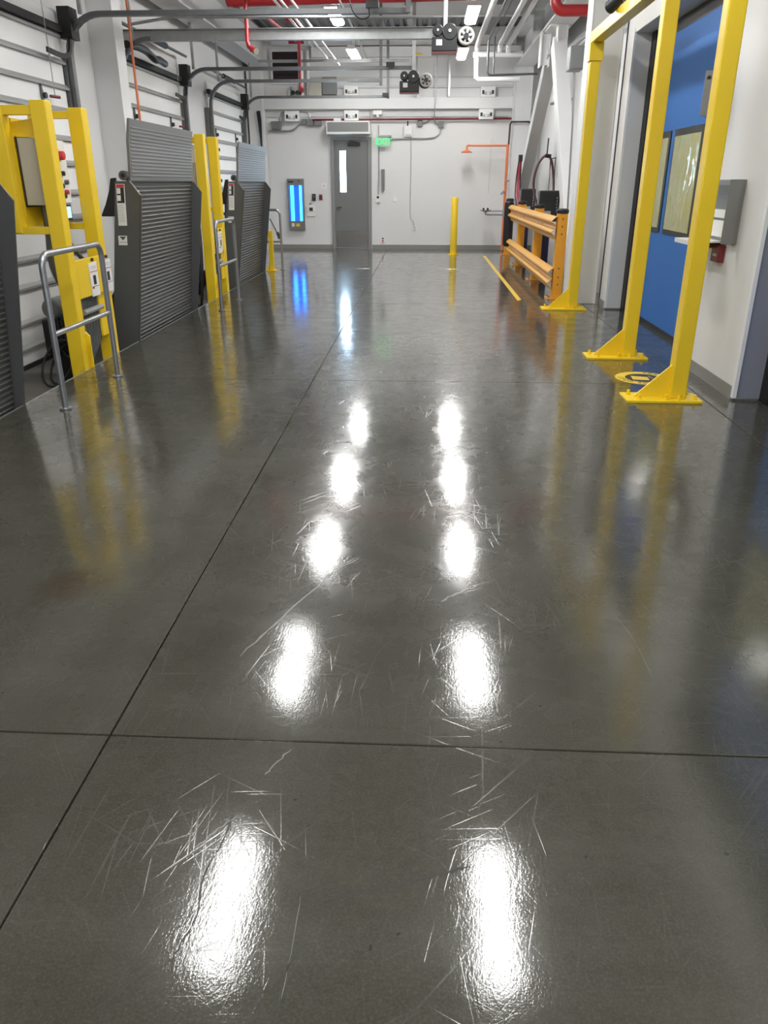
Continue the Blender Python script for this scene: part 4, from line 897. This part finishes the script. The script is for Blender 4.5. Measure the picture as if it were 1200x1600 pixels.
tag(MB().tube([(1.36, Y0 + .1, 4.3), (1.36, 18.4, 4.3), (1.36, 18.4, 3.62)], .014, 8).build('dark_pipe', DGALV, None, 0, True), 'very thin dark pipe between the white insulated pipes', 'pipe')
for k, x in enumerate((-2.16, -2.07, -1.92)):
    tag(MB().tube([(x, Y0 + .1, 3.88), (x, 17.0 + k, 3.88)], .02, 8).build('conduit', WHITE, None, 0, True), ('first', 'second', 'third')[k] + ' from left of the thin white conduits running lengthwise overhead', 'conduit', 'thin white overhead conduits')
tag(MB().tube([(-1.25, Y0 + .1, 3.87), (-1.25, 17.9, 3.87)], .016, 8).build('conduit', GALV, None, 0, True), 'thin grey conduit running lengthwise beside the left light row', 'conduit')
for y in (7.2, 13.2, 16.0, 18.0):
    pass
# grey electrical box and conduit behind farthest post
tag(MB().box(.47, .52, YF - .21, YF - .165, 3.377, 4.3).build('wall_strut', GALV, None, .003), 'upright perforated strut on the far wall above the beam, right of centre', 'strut')
tag(MB().box(-.29, -.24, YF - .21, YF - .165, 3.377, 4.2).build('wall_strut', GALV, None, .003), 'upright perforated strut on the far wall above the beam, near the middle', 'strut')
for x, lab in ((-.30, 'small yellow hook on the far wall girt, left one'), (.36, 'small yellow hook on the far wall girt, right one')):
    tag(MB().strip([(x, YF - .19, 4.36), (x, YF - .19, 4.26), (x + .04, YF - .19, 4.24), (x + .16, YF - .19, 4.24)], .03, .03, up=(0, 1, 0)).build('hook', YEL, None, .003), lab, 'hook')
t = thing('electrical_box', 'grey electrical box high on the wall left of farthest yellow post', 'electrical box', (2.35, 12.4, 2.8))
MB().box(1.96, 2.15, 12.35, 12.65, 2.99, 3.28).build('body', GBOX, t, 0.006)
MB().box(1.975, 2.135, 12.345, 12.352, 3.005, 3.265).build('cover', GBOX, t, 0.003)
MB().tube([(2.06, 12.5, 2.99), (2.10, 12.52, 2.3), (2.14, 12.55, 1.2), (2.15, 12.55, 0.0)], .014, 8).build('conduit', GALV, t, 0, True)
MB().box(2.15, 2.685, 12.62, 12.65, 3.1, 3.14).build('bracket', STEELG, t)
for z, lab in ((3.62, 'upper of two grey conduits under the girder beside the farthest yellow post'), (3.54, 'lower of two grey conduits under the girder beside the farthest yellow post')):
    tag(MB().tube([(2.41, 11.4, z), (2.41, 13.0, z), (2.41, 15.0, z)], .022, 8).build('conduit', GALV, None, 0, True), lab, 'conduit')
strut((2.66, 16.0, 2.95), (2.40, 17.0, 2.95), 'short grey wall strut between the two diagonal braces', .04, .04)
# ceiling lights
def strip_light(x, y, z, label):
    t = thing('ceiling_light', label, 'light', (x, y, z), 'strip lights in two rows')
    MB().prism([(x - .10, z + .05), (x + .10, z + .05), (x + .07, z + .12), (x - .07, z + .12)], 'y', y - .64, y + .64).build('housing', WHITE, t)
    MB().prism([(x - .10, z + .05), (x - .085, z + .012), (x - .04, z), (x + .04, z), (x + .085, z + .012), (x + .10, z + .05)], 'y', y - .62, y + .62).build('lens', LENS, t)
    for s in (-.5, .5): MB().cyl((x, y + s, z + .12), (x, y + s, ZC), .006, 6).build('hanger_rod', GALV, t)
rows = [('left', -1.55), ('right', .70)]
for nm, x in rows:
    for k, y in enumerate((-9.6, -6.0, -2.45, 1.05, 4.6, 8.1, 11.5, 14.75, 18.35)):  # rearmost two of each row are unseen, added for more frontal light
        strip_light(x, y, 4.02 if k < 8 else 3.95, 'white strip light in the %s row, %s of the camera' % (nm, ['added third behind', 'added second behind', 'first behind', 'straight overhead', 'first ahead', 'second ahead', 'third ahead', 'fourth ahead', 'fifth and farthest ahead'][k]))

# ------------------------------------------------------------------ marks on the floor
def ribbon(pts, wd, name, m, z=.0006):
    P = smoothpath([(x, y, 0) for x, y in pts], 5); mb = MB(); n = len(P); A = []; B = []
    for i, p in enumerate(P):
        d = (P[min(i + 1, n - 1)] - P[max(i - 1, 0)]).normalized(); q = Vector((-d.y, d.x, 0)); k = wd * (0.4 + 0.6 * random.random()) * (1 if 0 < i < n - 1 else .3)
        j = Vector((random.uniform(-1, 1), random.uniform(-1, 1), 0)) * wd * 0.9
        A.append(mb.bm.verts.new(p + j + q * k + Vector((0, 0, z)))); B.append(mb.bm.verts.new(p + j - q * k + Vector((0, 0, z))))
    for i in range(n - 1): mb.bm.faces.new([A[i], A[i + 1], B[i + 1], B[i]])
    o = mb.build(name, m, fl); return o
MK = [('crack', 0.0022, [(-0.476, 1.629), (-0.485, 1.459), (-0.506, 1.339), (-0.493, 1.233), (-0.508, 1.167), (-0.524, 1.113), (-0.602, 1.052), (-0.632, 0.99)]),
      ('crack', 0.002, [(-0.233, 1.197), (-0.258, 1.134), (-0.267, 1.104), (-0.307, 1.06), (-0.325, 1.006)]),
      ('crack', 0.002, [(-0.028, 2.48), (-0.119, 2.367), (-0.174, 2.168), (-0.209, 2.027), (-0.185, 1.932), (-0.206, 1.841)]),
      ('crack', 0.002, [(0.385, 1.311), (0.398, 1.286), (0.378, 1.252)]),
      ('scuff', 0.005, [(-0.269, 3.073), (-0.368, 2.927), (-0.451, 2.727), (-0.541, 2.5), (-0.628, 2.28)]),
      ('scuff', 0.004, [(-0.367, 1.805), (-0.403, 1.735), (-0.423, 1.694)]),
      ('scuff', 0.006, [(0.246, 2.843), (0.155, 2.768), (0.096, 2.702)]),
      ('scuff', 0.0012, [(-0.262, 1.297), (-0.261, 1.149), (-0.265, 1.048)]),
      ('crack', 0.0035, [(0.143, 1.4), (0.009, 1.355), (-0.127, 1.312), (-0.215, 1.285)]),
      ('scuff', 0.004, [(-0.469, 1.536), (-0.515, 1.479), (-0.551, 1.425)]),
      ('scuff', 0.0012, [(0.768, 2.636), (0.798, 2.455), (0.804, 2.217)])]
for n_, w_, p_ in MK: ribbon(p_, w_, n_, CRACK if n_ == "crack" else SCUFF)
